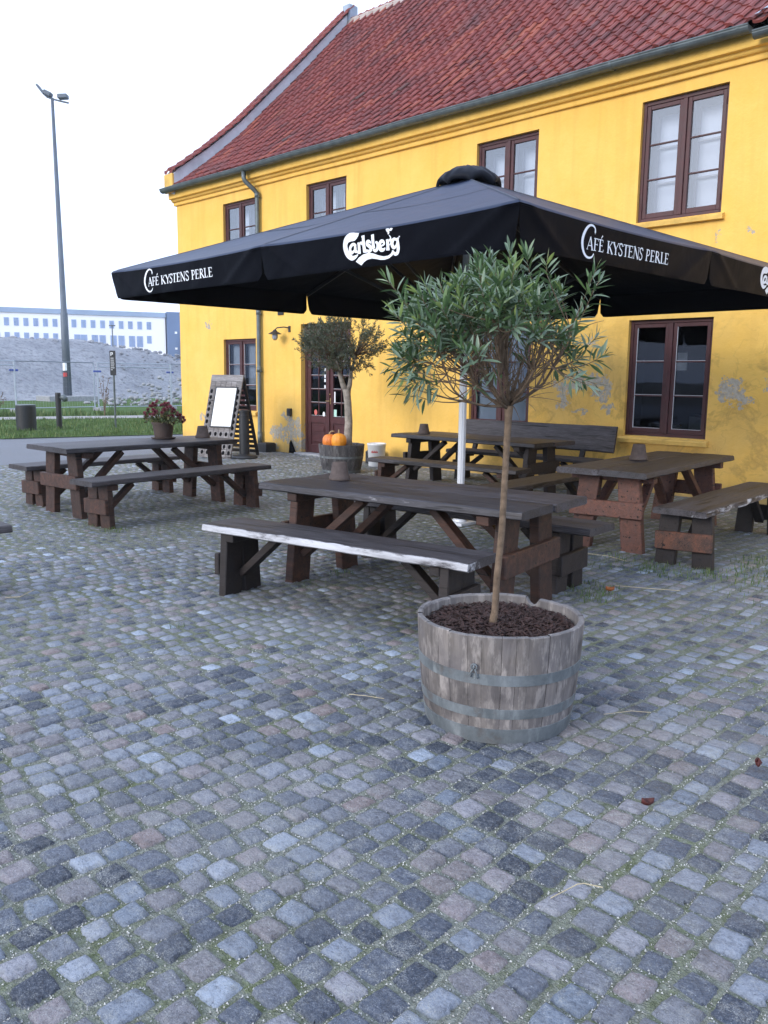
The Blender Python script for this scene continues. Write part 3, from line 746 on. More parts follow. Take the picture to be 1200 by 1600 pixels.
def door():
    x0, x1, z0, z1 = DOOR; y = WY + .13; r = .005
    f = MB(); f.bbox(x0, x0 + .06, y - .03, y + .08, z0, z1, r); f.bbox(x1 - .06, x1, y - .03, y + .08, z0, z1, r); f.bbox(x0 + .06, x1 - .06, y - .03, y + .078, z1 - .07, z1, r)
    D = f.build('door', M['frame'], house, HO)
    st = MB(); st.bbox(x0 - .1, x1 + .1, WY - .12, y + .1, -.03, .035, .01); st.build('door_step', M['concrete'], D, HO)
    xm = (x0 + x1) / 2
    for i, (a, b) in enumerate(((x0 + .063, xm - .002), (xm + .002, x1 - .063))):
        L = MB(); s = .10; zt = z1 - .073; zb = z0 + .02; gz0, gz1 = .76, 2.32
        L.bbox(a, a + s, y - .02, y + .03, zb, zt, r); L.bbox(b - s, b, y - .02, y + .03, zb, zt, r)
        L.bbox(a + s, b - s, y - .019, y + .029, zb, zb + .16, r); L.bbox(a + s, b - s, y - .019, y + .029, gz0 - .13, gz0, r); L.bbox(a + s, b - s, y - .019, y + .029, gz1, zt, r)
        L.box(a + s, b - s, y + .0, y + .012, zb + .16, gz0 - .13)
        L.bbox(a + s + .05, b - s - .05, y - .012, y + .002, zb + .21, gz0 - .18, .008)
        for k in range(1, 6):
            zz = gz0 + (gz1 - gz0) * k / 6; L.bbox(a + s, b - s, y - .010, y + .02, zz - .011, zz + .011, .003)
        xx = (a + b) / 2; L.bbox(xx - .010, xx + .010, y - .012, y + .022, gz0, gz1, .003)
        if i == 0:
            L.bbox(a + s + .07, b - s - .07, y - .02, y - .010, .46, .56, .002)
            L.bbox(b - .012, b + .018, y - .045, y - .02, zb, zt, .004)
        L.build('door_leaf', M['frame'], D, HO)
        g = MB(); g.quad((a + s, y + .008, gz0), (b - s, y + .008, gz0), (b - s, y + .008, gz1), (a + s, y + .008, gz1)); g.build('pane', M['glass'], D, HO)
        pl = MB()
        for k in range(6): zz = gz0 + (gz1 - gz0) * k / 6 + .0115; pl.box(a + s + .001, b - s - .001, y - .008, y + .004, zz, zz + .004)
        pl.build('putty_line', M['white_paint'], D, HO)
    def disc(nm, cx, cz, rx, rz, mat, n=18):
        q = MB(); q.add([(cx + rx * math.cos(2 * PI * k / n), y + .004, cz + rz * math.sin(2 * PI * k / n)) for k in range(n)], [tuple(range(n))[::-1]]); q.build(nm, M[mat], D, HO)
    disc('sticker', -12.44, .83, .045, .055, 'sticker_r'); disc('sticker', -12.20, .80, .035, .05, 'sticker_w')  # round red and white stickers low on the panes
    q = MB(); q.box(-11.93, -11.83, y + .001, y + .005, .765, .90); q.build('sticker', M['sticker_g'], D, HO)
    q = MB(); q.box(-11.90, -11.865, y + .001, y + .005, 1.0, 1.24); q.build('sticker', M['sticker_w'], D, HO)  # tall narrow white mark on the right leaf
    q = MB()
    for zz in (1.30, 1.42, 1.50, 1.62): q.box(-12.155, -12.115, y - .024, y - .0205, zz, zz + .06)
    q.build('sticker', M['sticker_w'], D, HO)  # column of small white marks on the left leaf
    h = MB(); h.tube([(xm + .03, y - .02, 1.06), (xm + .03, y - .06, 1.06), (xm - .06, y - .062, 1.06)], .009, 8); h.lathe([(.016, 0), (.016, .02)], 12, (xm + .03, y - .03, 1.18)); h.bbox(xm + .015, xm + .045, y - .026, y - .02, 1.0, 1.12, .002)
    h.build('door_handle', M['brass'], D, HO)
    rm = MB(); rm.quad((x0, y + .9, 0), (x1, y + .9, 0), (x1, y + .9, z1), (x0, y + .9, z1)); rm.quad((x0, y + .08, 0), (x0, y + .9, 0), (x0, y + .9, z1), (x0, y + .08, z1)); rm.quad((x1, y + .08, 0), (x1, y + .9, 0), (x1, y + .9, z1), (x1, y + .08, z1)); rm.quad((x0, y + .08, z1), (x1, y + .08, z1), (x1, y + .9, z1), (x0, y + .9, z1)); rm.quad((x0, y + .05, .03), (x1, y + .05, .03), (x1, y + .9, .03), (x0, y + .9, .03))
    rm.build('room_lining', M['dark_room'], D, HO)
door()

# roof: concave profile at the eaves, S-shaped tiles laid one by one
RP = [(10.34, 5.60), (10.61, 5.77), (11.34, 6.32), (12.23, 7.07), (13.18, 7.99), (14.18, 8.96), (15.02, 9.80), (15.75, 10.52)]
RL = [0.]
for (a, b), (c, d) in zip(RP, RP[1:]): RL.append(RL[-1] + math.hypot(c - a, d - b))
def rp(s):
    s = max(-.2, min(s, RL[-1] + .2))
    for i in range(len(RP) - 1):
        if s <= RL[i + 1] or i == len(RP) - 2:
            t = (s - RL[i]) / (RL[i + 1] - RL[i])
            y = RP[i][0] + (RP[i + 1][0] - RP[i][0]) * t; z = RP[i][1] + (RP[i + 1][1] - RP[i][1]) * t
            dy, dz = RP[i + 1][0] - RP[i][0], RP[i + 1][1] - RP[i][1]; L = math.hypot(dy, dz)
            return y, z, -dz / L, dy / L      # point + normal (ny,nz)
def roof():
    mb = MB(); rnd = random.Random(21)
    GX0, GX1 = -16.78, HX1; cw = .232; rw = .30
    prof = [(0, .004), (.02, -.006), (.06, -.012), (.11, -.010), (.145, .004), (.175, .028), (.205, .040), (.232, .034), (.25, .012)]
    ns = int(RL[-1] / rw); nx = int((GX1 - GX0) / cw)
    for j in range(ns + 1):
        s0 = j * rw - .03; s1 = s0 + rw + .07
        for i in range(nx):
            x = GX0 + i * cw
            if x > -4.1 and j < 3: continue
            q = project(x, rp(s0)[0], rp(s0)[1])
            if not q or q[0] > 1500 or q[1] < -420 - 200: continue
            t = rnd.random(); dz = rnd.uniform(-.003, .004); dx = rnd.uniform(-.004, .004); ds = rnd.uniform(-.008, .008)
            sag = .02 * fbm(x, s0, 4, .5)
            rows = []
            for (s, lift) in ((s0 + ds, -.004), (s0 + ds, .026), (s1 + ds, .004)):
                y, z, ny, nz = rp(s)
                rows.append([(x + u + dx, y + ny * (h + lift + dz + sag), z + nz * (h + lift + dz + sag)) for (u, h) in prof])
            mb.grid(rows, tint=t)
    R_ = mb.build('roof', M['tile'], house, HO)
    dk = MB(); pts = [rp(k * RL[-1] / 24) for k in range(25)]
    dk.grid([[(x, y - ny * .035, z - nz * .035) for (y, z, ny, nz) in pts] for x in (HX0, -4.2)])
    pts2 = pts[3:]
    dk.grid([[(x, y - ny * .035, z - nz * .035) for (y, z, ny, nz) in pts2] for x in (-4.2, HX1)])
    dk.quad((HX0, 15.75, 10.48), (HX1, 15.75, 10.48), (HX1, 21.2, 5.4), (HX0, 21.2, 5.4))
    dk.build('roof_deck', M['hole'], R_, HO)
    rd = MB(); x = -16.8
    while x < HX1:
        rd.ct = rnd.random()
        rd.grid([[(xx, 15.75 + (rr) * math.cos(a), 10.49 + rr * math.sin(a) * .9) for a in [PI * k / 8 for k in range(9)]] for (xx, rr) in ((x, .125), (x + .40, .105))]); x += .36
    rd.build('ridge_tiles', M['tile'], R_, HO)
    mo = MB(); mo.grid([[(xx, 15.75 + yy + .01 * fbm(xx, yy, 3, 3), 10.49 + zz + .012 * fbm(xx, yy, 8, 3)) for (yy, zz) in ((-.19, -.14), (-.15, -.01), (-.09, .06))] for xx in [-16.8 + k * .25 for k in range(74)]])
    mo.build('ridge_mortar', M['mortar'], R_, HO)
roof()
def parapet():
    mb = MB(); rows = []
    pts = [rp(k * (RL[-1]) / 30) for k in range(31)]
    for k, (y, z, ny, nz) in enumerate(pts):
        w = .003 * fbm(y, z, 1, 3)
        hgt = .36 if k > 2 else .33 + .01 * k
        yy = max(y, 10.42); hgt = .30 - .04 * min(1, k / 8)
        rows.append([(-17.12, yy, max(5.56, z - .5)), (-17.12, yy, z + hgt), (-16.79 + w, yy, z + hgt), (-16.79 + w, yy, z - .15)])
    mb.grid(rows); a = rows[0]; b = rows[-1]
    mb.add(a, [(0, 1, 2, 3)]); mb.add(b, [(0, 1, 2, 3)])
    mb.quad((-17.12, 15.75, 10.1), (-16.79, 15.75, 10.1), (-16.79, 21, 5.6), (-17.12, 21, 5.6))
    p = mb.build('parapet', M['plaster_white'], house, HO)
    e = MB(); e.bbox(-17.125, -16.785, 10.37, 10.425, 5.50, 5.90, .01); e.build('parapet_foot', M['sill'], p, HO)
    t = MB(); rnd = random.Random(4); n = 26; L = RL[-1] - .08
    for k in range(n):
        s0 = k * L / n + .10; s1 = s0 + L / n + .05; ti = rnd.random() * .75 + .15
        for c in range(2):
            xa = -17.14 + c * .205; rows = []
            for (s, lift) in ((s0, .27), (s0, .335), (s1, .30)):
                y, z, ny, nz = rp(min(s, RL[-1])); ex = s - min(max(s, 0), RL[-1]); y += ex * .75; z += ex * .66; ny, nz = -.1, 1.0
                rows.append([(xa + u, y + ny * (lift + h), z + nz * (lift + h)) for (u, h) in ((0, .0), (.03, -.01), (.09, -.012), (.13, .02), (.17, .045), (.21, .035), (.235, .0))])
            t.grid(rows, tint=ti)
    t.build('coping_tiles', M['tile'], p, HO)
    f = MB(); f.bbox(-17.0, -16.72, 15.60, 15.92, 10.45, 10.90, .03); f.build('ridge_flashing', M['lead'], p, HO)
parapet()
def gutter():
    mb = MB(); cy, cz, R_ = 10.325, 5.575, .082
    def run(x0, x1, cy, cz, R_):
        n = 9
        rows = []
        nseg = max(2, int(abs(x1 - x0) / .9))
        for i in range(nseg + 1):
            x = x0 + (x1 - x0) * i / nseg; sag = .006 * math.sin(i * 1.7)
            rows.append([(x, cy + R_ * math.cos(a), cz + sag + R_ * math.sin(a)) for a in [PI + PI * k / n for k in range(n + 1)]])
        mb.grid(rows)
        mb.grid([[(p[0], p[1] + (cy - p[1]) * .06, p[2]) for p in r] for r in rows])
        for (i, r) in ((0, rows[0]), (-1, rows[-1])): mb.add(r, [tuple(range(len(r)))])
        mb.tube([(x0 + (x1 - x0) * i / nseg, cy - R_, cz + .006 * math.sin(i * 1.7)) for i in range(nseg + 1)], .011, 6)
        x = x0 + .4
        while x < x1:       # brackets / joint straps
            mb.grid([[(xx, cy + (R_ + .006) * math.cos(a), cz + (R_ + .006) * math.sin(a)) for a in [PI + PI * k / n for k in range(n + 1)]] for xx in (x, x + .035)]); x += .82
    run(-17.12, -4.28, cy, cz, R_); run(-4.22, HX1, 10.30, 5.47, .075)
    g = mb.build('gutter', M['zinc'], house, HO, smooth=False)
    d = MB(); x = -13.97; yb = WY - .07
    d.tube([(-14.1, 10.325, 5.50), (-14.1, 10.325, 5.38), (-14.08, 10.34, 5.32), (-14.0, 10.50, 5.17), (x, yb, 5.10), (x, yb, 5.0), (x, yb, 3.5), (x, yb, 2.0), (x, yb, .12), (x + .01, yb - .03, .05), (x + .02, yb - .10, .02)], .045, 14)
    for z in (5.02, 3.9, 2.75, 1.6): d.tube([(x, yb, z), (x, yb, z + .10)], .052, 14); d.box(x - .01, x + .01, yb, WY + .01, z, z + .03); d.box(x + .03, x + .07, yb - .01, yb + .01, z, z + .03)
    d.tube([(x, yb, .12), (x, yb, .38)], .054, 14)
    d.build('downpipe', M['zinc'], house, HO, smooth=True)
    fl = MB(); rows = []
    for s in [k * .12 for k in range(10)]:
        y, z, ny, nz = rp(s + .06); rows.append([(-4.26 + .05 * k + s * .28, y + ny * (.075 + (.03 if k in (2, 3) else 0)), z + nz * (.075 + (.03 if k in (2, 3) else 0))) for k in range(8)])
    fl.grid(rows); fl.build('lead_flashing', M['lead'], house, HO, smooth=True)
gutter()
def wall_bits():
    l = MB(); x, z = -13.30, 2.36; y = WY
    l.bbox(-13.09, -13.03, y - .02, y + .005, z + .02, z + .14, .004); l.tube([(-13.06, y, z + .10), (-13.12, y - .10, z + .115), (-13.22, y - .19, z + .10), (-13.25, y - .22, z + .06)], .012, 8)
    l.lathe([(.012, .07), (.03, .055), (.05, .03), (.13, -.015), (.132, -.022), (.05, -.01)], 20, (-13.25, y - .22, z), capb=False, capt=False)
    L = l.build('lamp_shade', M['iron'], None, (0, 0, 0))
    L2 = root('wall_lamp', 'black bracket lamp with glass jar on the yellow wall left of the door', 'wall lamp', (-13.06, y, z))
    L.parent = L2; L.location = (13.06, -y, -z)
    g = MB(); g.lathe([(.02, -.13), (.045, -.11), (.052, -.07), (.048, -.02)], 14, (-13.25, y - .22, z), capb=True, capt=False); g.build('glass_jar', M['blind'], L2, (-13.06, y, z), smooth=True)
    c = MB()
    for k in range(6):
        a = k * PI / 3; c.tube([(-13.25 + .056 * math.cos(a), y - .22 + .056 * math.sin(a), z - .02), (-13.25 + .057 * math.cos(a), y - .22 + .057 * math.sin(a), z - .09), (-13.25 + .02 * math.cos(a), y - .22 + .02 * math.sin(a), z - .145)], .003, 4)
    c.build('wire_cage', M['iron'], L2, (-13.06, y, z))
    k = MB(); k.bbox(-13.10, -13.0, y - .07, y + .005, .74, .89, .012); k.bbox(-13.085, -13.015, y - .078, y - .07, .80, .86, .003)
    tag(k.build('key_box', M['iron']), 'small black box fixed on the yellow wall left of the door', 'wall box')
    v = MB(); v.bbox(-13.42, -13.24, y - .02, y + .005, 2.72, 2.80, .004); v.box(-13.40, -13.26, y - .023, y - .02, 2.74, 2.75); v.box(-13.40, -13.26, y - .023, y - .02, 2.77, 2.78)
    tag(v.build('wall_vent', M['iron']), 'dark vent plate high on the yellow wall above the bracket lamp', 'vent')
    b = MB(); b.bbox(-13.72, -13.42, y - .34, y - .08, -.01, .17, .012); b.bbox(-13.70, -13.44, y - .32, y - .10, .17, .185, .004)
    tag(b.build('bait_box', M['iron']), 'low dark box on the ground by the wall, right of the downpipe', 'box')
    b = MB(); b.bbox(-10.60, -10.32, y - .30, y - .06, -.01, .22, .012); b.bbox(-10.58, -10.34, y - .28, y - .08, .22, .235, .004)
    tag(b.build('bait_box', M['iron']), 'low dark box on the ground behind the white bucket', 'box')
    h = MB(); h.add([(-13.10, y - .015, .0), (-12.86, y - .015, .0), (-12.93, y - .02, .12), (-13.02, y - .02, .27), (-13.07, y - .02, .2)], [(0, 1, 2, 3, 4)][::-1]); h.build('broken_plaster_hole', M['hole'], house, HO)
wall_bits()
# ------------------------------------------------------------------ plank furniture
def plank(mb, x0, x1, y0, y1, z0, z1, seed, live0=.012, live1=.012, wear0=0., wear1=0., n=26, tint=.5, endcut=(0, 0)):
    """thick board along x with uneven (waney) long edges; wear0/wear1 mark the low-y / high-y edge"""
    rows = []; wr = []
    for i in range(n + 1):
        t = i / n; x = x0 + (x1 - x0) * t
        a = live0 * (fbm(x * 3.1, seed, 0, 1) + .4 * fbm(x * 11, seed, 3, 1)); b = live1 * (fbm(x * 2.7, seed + 9, 0, 1) + .4 * fbm(x * 12, seed + 7, 3, 1))
        u = .003 * fbm(x * 1.5, seed, 5, 1); zt = z1 + u; zm = (z0 + z1) / 2 + .008 * fbm(x * 4, seed, 8, 1)
        ya, yb = y0 + a, y1 + b; cut0 = endcut[0] if i == 0 else 0
        e = .004 if 0 < i < n else .010
        xa = x + (endcut[0] if i == 0 else endcut[1] if i == n else 0)
        prof = [(x, ya + .010, z0 + .003), (x, ya - .004, z0 + .012), (x, ya - .001, zm), (x, ya + .004, zt - .008), (x, ya + .014, zt - e * .2), (x, (ya * .66 + yb * .34), zt), (x, (ya * .34 + yb * .66), zt + .001), (x, yb - .014, zt - e * .2), (x, yb - .004, zt - .008), (x, yb + .001, zm), (x, yb + .004, z0 + .012), (x, yb - .010, z0 + .003)]
        rows.append(prof); w0, w1 = wear0, wear1
        wr += [w0, w0, w0, w0, w0 * .55, 0, 0, w1 * .55, w1, w1, w1, w1]
    b = len(mb.v); mb.grid(rows, tint, wr, closed=True)
    k = len(rows[0]); m = n * k
    mb.f.append(tuple(b + j for j in range(k))[::-1]); mb.f.append(tuple(b + m + j for j in range(k)))

def splayed_leg(x, ytop, ybot, ztop, w, t, seed, zoff=0):
    mb = MB(); mb.ct = random.Random(seed).random()
    # board: wide in y, thin in x
    y0, y1 = ybot, ytop; h = w / 2; r = .004; c = .006
    for (xa, xb, g) in ((x - t / 2, x + t / 2, 0),):
        v = []
        for (yy, zz) in ((y0, -.012), (y1, ztop)):
            for (dx, dy) in ((-t / 2 + c, -h), (t / 2 - c, -h), (t / 2, -h + c), (t / 2, h - c), (t / 2 - c, h), (-t / 2 + c, h), (-t / 2, h - c), (-t / 2, -h + c)):
                v.append((x + dx, yy + dy, zz))
        f = [tuple(range(8))[::-1], tuple(range(8, 16))] + [(k, (k + 1) % 8, 8 + (k + 1) % 8, 8 + k) for k in range(8)]
        mb.add(v, f)
    return mb
NT_T = [0]
def table(label, x, y, a, L, W, h, e, wr, leg='leg_wood', wear=(0, 0), top='table_top', rail_tint=.9):
    NT_T[0] += 1; sd = NT_T[0] * 13.7
    R_ = root('picnic_table', label, 'table', (x, y, 0), a, 'dark wooden plank tables on the cobbles')
    tk = .058; g = .004; mb = MB()
    sp_ = W * (.02 if NT_T[0] % 2 else -.03)
    plank(mb, -L / 2, L / 2 - .015, -W / 2, sp_ - g, h - tk, h, sd, .008, .002, wear[0], 0, tint=.15, endcut=(0, .0))
    plank(mb, -L / 2 + .01, L / 2, sp_ + g, W / 2, h - tk - .002, h - .003, sd + 3, .002, .008, 0, wear[1], tint=.8, endcut=(0, .0))
    mb.build('tabletop', M[top], R_)
    ft = W / 2 * wr; lw = .20; lt = .072
    for sx in (-1, 1):
        lx = sx * (L / 2 - e - lt / 2)
        b = MB(); b.ct = .4; b.bbox(lx - .045 - sx * .07, lx + .045 - sx * .07, -W / 2 * .93, W / 2 * .93, h - tk - .062, h - tk - .001, .005); b.build('batten', M[leg], R_)
        for sy in (-1, 1):
            splayed_leg(lx, sy * (ft - lw / 2 - .075), sy * (ft - lw / 2), h - tk - .002, lw, lt, sd + sx * 2 + sy).build('leg', M[leg], R_)
            br = MB(); br.ct = .55; yb = sy * (ft - lw / 2 - .04)
            br.bar((lx - sx * .04, yb, .20), (lx - sx * .56, yb * .80, h - tk - .03), .085, .055, up=(0, 0, 1), r=.004)
            br.build('brace', M[leg], R_)
        rl = MB(); rl.ct = rail_tint
        rl.bbox(lx + sx * lt / 2 + (.001 if sx > 0 else -.049), lx + sx * lt / 2 + (.049 if sx > 0 else -.001), -ft + .0, ft - .01, .30, .445, .006, mat=Matrix.Rotation(.015 * sx, 4, 'X'))
        for yy in (-ft + .09, ft - .10):
            rl.lathe([(.007, 0), (.007, .004)], 8, (0, 0, 0)) if 0 else None
        rl.build('rail', M[leg], R_)
    return R_
NB = [0]
def bench(label, x, y, a, L, W, h, e, wr, leg='leg_wood', wear=(0, 0), top='bench_wood', live=(.010, .010), back=False):
    NB[0] += 1; sd = 200 + NB[0] * 17.3
    R_ = root('plank_bench', label, 'bench', (x, y, 0), a, 'plank benches beside the tables')
    tk = .056; mb = MB(); plank(mb, -L / 2, L / 2, -W / 2, W / 2, h - tk, h, sd, live[0], live[1], wear[0], wear[1], tint=.5, n=34)
    mb.build('seat', M[top], R_)
    ft = W / 2 * wr; lw = .165; lt = .065
    for sx in (-1, 1):
        lx = sx * (L / 2 - e - lt / 2)
        b = MB(); b.ct = .4; b.bbox(lx - .035 - sx * .062, lx + .035 - sx * .062, -W / 2 * .86, W / 2 * .86, h - tk - .055, h - tk - .001, .005); b.build('batten', M[leg], R_)
        for sy in (-1, 1):
            splayed_leg(lx, sy * (ft - lw / 2 - .03), sy * (ft - lw / 2), h - tk - .002, lw, lt, sd + sx * 2 + sy).build('leg', M[leg], R_)
        br = MB(); br.ct = .45; br.bar((lx - sx * .03, 0, .13), (lx - sx * .36, 0, h - tk - .025), .08, .05, r=.004); br.build('brace', M[leg], R_)
        rl = MB(); rl.ct = .7; rl.bbox(lx + sx * lt / 2 + (.001 if sx > 0 else -.043), lx + sx * lt / 2 + (.043 if sx > 0 else -.001), -ft - .0, ft - .015, .135, .285, .006, mat=Matrix.Rotation(.03 * sx, 4, 'X')); rl.build('rail', M['worn_rail' if (wear[0] == .8 and sx < 0) else leg], R_)
    if back:
        pb = MB(); yb = W / 2 + .02
        for xx in (-L / 2 + .25, 0, L / 2 - .35): pb.bar((xx, yb - .01, h - .02), (xx, yb + .14, .86), .07, .05, up=(0, 1, 0))
        pb.build('back_post', M[leg], R_)
        bk = MB(); plank(bk, -L / 2 - .05, L / 2 + .12, -.17, .19, -.022, .022, sd + 5, .008, .006, tint=.8, n=30)
        o = bk.build('backrest', M['bench_wood'], R_); o.location = (0, yb + .055, .70); o.rotation_euler = (math.radians(78), 0, 0)
    return R_
R90 = math.radians
table('long table on the left, nearest the asphalt, carrying the flowers', -8.76, 4.858, R90(92.1), 2.19, .925, .753, .16, .88)
table('front middle table standing behind the white edged bench', -3.903, 4.30, R90(8.2), 2.16, .93, .738, .19, .86, leg='leg_wood', wear=(.55, .1))
table('table at the right, end on, with its red brown rail facing the camera', -3.83, 7.68, R90(95.3), 2.40, .84, .735, .19, .84, leg='leg_wood_red')
table('far table in front of the bench with a backrest, by the wall', -7.156, 9.17, R90(0.5), 2.48, .93, .715, .20, .82, leg='leg_wood_dark')
bench('bench in front of the left table, its right hand side', -7.855, 4.833, R90(95.0), 2.33, .40, .485, .18, 1.0, leg='leg_wood')
bench('bench behind the left table, next to the asphalt road', -9.66, 4.87, R90(93.2), 2.12, .44, .474, .17, .95, leg='leg_wood', live=(.004, .004))
bench('nearest bench, long white worn paint along its front edge', -3.888, 3.554, R90(10.2), 2.10, .385, .490, .14, .96, leg='leg_wood_dark', wear=(1.0, 0), live=(.014, .01))
bench('bench behind the front middle table, brown worn front edge', -4.077, 5.09, R90(5.0), 2.3, .40, .492, .23, 1.05, leg='leg_wood_dark', wear=(.36, 0))
bench('bench at the far right, right of the end on table, chipped pale edge', -3.00, 7.55, R90(94.1), 2.4, .43, .492, .15, 1.12, leg='leg_wood_dark', wear=(.80, 0), live=(.022, .01))
bench('bench left of the end on table, mostly hidden behind other tables', -5.05, 7.62, R90(95), 2.3, .38, .45, .2, .95, leg='leg_wood_dark')
bench('bench in front of the far table, reddish brown seat', -6.802, 8.039, R90(5.5), 2.27, .38, .455, .15, .92, leg='leg_wood', wear=(.30, 0))
bench('wall bench with a tall plank backrest under the middle window', -7.02, 9.98, R90(2.0), 2.45, .38, .45, .15, .9, leg='leg_wood_dark', back=True)
bench('bench cut off by the left edge of the photo, only its corner in view', -5.93, 1.07, R90(90), 2.3, .38, .48, .15, .95, leg='leg_wood_dark')

# ------------------------------------------------------------------ half barrel planters
def barrel(label, x, y, rt, rb, h, hoops, seed, notch=True, dark=1.):
    R_ = root('barrel_planter', label, 'planter', (x, y, 0), 0, 'half barrel planters')
    rnd = random.Random(seed); n = 30
    def rad(z): t = z / h; return rb + (rt - rb) * (t ** .82) + .006 * math.sin(PI * t)
    mb = MB(); an = [0]; ws = [rnd.uniform(.7, 1.35) for _ in range(n)]; tot = sum(ws)
    for w in ws: an.append(an[-1] + 2 * PI * w / tot)
    zs = [0, .03, .12, .22, .32, .41, h]
    for i in range(n):
        a0, a1 = an[i] + .0018, an[i + 1] - .0018; tt = rnd.random(); hz = rnd.uniform(-.004, .003); na = 4
        isn = notch and abs(((a0 + a1) / 2 - math.radians(100) + PI) % (2 * PI) - PI) < .09
        rows = []; wr = []
        for z in zs:
            zz = z + (hz if z == h else 0)
            rows.append([((rad(z) + .0015 * math.cos((a - (a0 + a1) / 2) * 15)) * math.cos(a), (rad(z) + .0015) * math.sin(a), zz - (.035 * math.cos((k / na - .5) * PI) if (isn and z == h) else 0)) for k, a in enumerate([a0 + (a1 - a0) * q / na for q in range(na + 1)])])
            wr += [0] * (na + 1)
        for (dr, dz, w_) in ((.004, .003, .9), (.020, .003, .9), (.026, -.004, .3), (.027, -.09, 0)):
            rows.append([((rad(h) - dr) * math.cos(a), (rad(h) - dr) * math.sin(a), h + hz + dz - (.035 * math.cos((k / na - .5) * PI) if (isn and dz > -.05) else 0)) for k, a in enumerate([a0 + (a1 - a0) * q / na for q in range(na + 1)])]); wr += [w_] * (na + 1)
        mb.grid(rows, tt, wr)
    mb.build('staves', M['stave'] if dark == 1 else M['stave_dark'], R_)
    for (z0, z1) in hoops:
        hp_ = MB(); N = 72; off = .0045
        hp_.grid([[((rad(z) + o) * math.cos(2 * PI * k / N), (rad(z) + o) * math.sin(2 * PI * k / N), z + .002 * math.sin(2 * PI * k / N + z0 * 20)) for k in range(N)] for (z, o) in ((z0, .001), (z0 + .001, off), (z1 - .001, off), (z1, .001))], closed=True)
        for aa in (-1.2, -1.15): hp_.lathe([(.005, 0), (.003, .003)], 8, ((rad(z0) + off) * math.cos(aa), (rad(z0) + off) * math.sin(aa), (z0 + z1) / 2))
        hp_.build('hoop', M['hoop'], R_, smooth=False)
    so = MB(); 
    so.grid([[((rt - .03) * q * math.cos(2 * PI * k / 28), (rt - .03) * q * math.sin(2 * PI * k / 28), h - .055 + .014 * (1 - q) + .006 * fbm(q * math.cos(k * .22), q * math.sin(k * .22), seed, 6)) for k in range(28)] for q in (0.01, .25, .5, .75, 1)], closed=True)
    for _ in range(1500 if notch else 500):
        q = math.sqrt(rnd.random()) * (rt - .04); a = rnd.uniform(0, 2 * PI); cx, cy = q * math.cos(a), q * math.sin(a); cz = h - .045 + .014 * (1 - q / rt) + rnd.uniform(-.004, .012)
        l, w, t = rnd.uniform(.008, .024), rnd.uniform(.003, .009), .003
        Mx = Matrix.Translation((cx, cy, cz)) @ Matrix.Rotation(rnd.uniform(0, 6.3), 4, 'Z') @ Matrix.Rotation(rnd.uniform(-.6, .6), 4, 'Y') @ Matrix.Rotation(rnd.uniform(-.6, .6), 4, 'X')
        v = [Mx @ Vector(p) for p in ((-l, -w * .6, 0), (l * .8, -w, 0), (l, w * .5, 0), (-l * .7, w, 0), (-l * .8, -w * .5, t), (l * .8, -w * .7, t), (l * .8, w * .4, t), (-l * .6, w * .7, t))]
        so.add(v, [(4, 5, 6, 7), (0, 1, 5, 4), (1, 2, 6, 5), (2, 3, 7, 6), (3, 0, 4, 7)], rnd.random())
    so.build('bark_mulch', M['mulch'], R_)
    if notch:
        hk = MB(); a = math.atan2(-.305, .165) - .35; a = math.radians(-69); r0 = rad(.33) + .004; cx, cy = r0 * math.cos(a), r0 * math.sin(a); tx, ty = -math.sin(a), math.cos(a); ox, oy = math.cos(a), math.sin(a)
        P_ = lambda u, o, z: (cx + tx * u + ox * o, cy + ty * u + oy * o, z)
        hk.lathe([(.013, 0), (.013, .004)], 10, (0, 0, 0)) if 0 else None
        hk.tube([P_(0, -.004, .352), P_(0, .010, .352), P_(0, .018, .345), P_(0, .012, .336)], .0045, 8)
        hk.tube([P_(.012 * math.cos(t) , .012, .345 + .012 * math.sin(t)) for t in [k * PI / 6 for k in range(13)]], .0035, 6, cap=False)
        hk.tube([P_(-.004, .013, .336), P_(-.012, .010, .322), P_(-.016, .007, .306), P_(-.014, .004, .300)], .0038, 6)
        hk.tube([P_(.004, .013, .336), P_(.010, .011, .322), P_(.011, .008, .304), P_(.016, .006, .297)], .0038, 6)
        hk.build('hook', M['hoop'], R_, smooth=True)
    return R_
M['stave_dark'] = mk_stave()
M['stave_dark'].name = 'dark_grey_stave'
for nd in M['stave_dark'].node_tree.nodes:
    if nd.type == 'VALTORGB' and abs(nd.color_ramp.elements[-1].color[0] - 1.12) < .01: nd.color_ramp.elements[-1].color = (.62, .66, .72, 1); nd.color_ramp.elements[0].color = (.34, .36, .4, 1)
BX, BY = -2.135, 2.925
barrel('weathered half barrel in the foreground with three grey hoops, holding the small tree', BX, BY, .366, .318, .47, ((.002, .072), (.116, .160), (.268, .315)), 5)
OX, OY = -9.85, 9.06
barrel('darker half barrel by the door holding the olive tree and two pumpkins', OX, OY, .37, .30, .45, ((.01, .05), (.24, .275)), 8, notch=False, dark=.5)

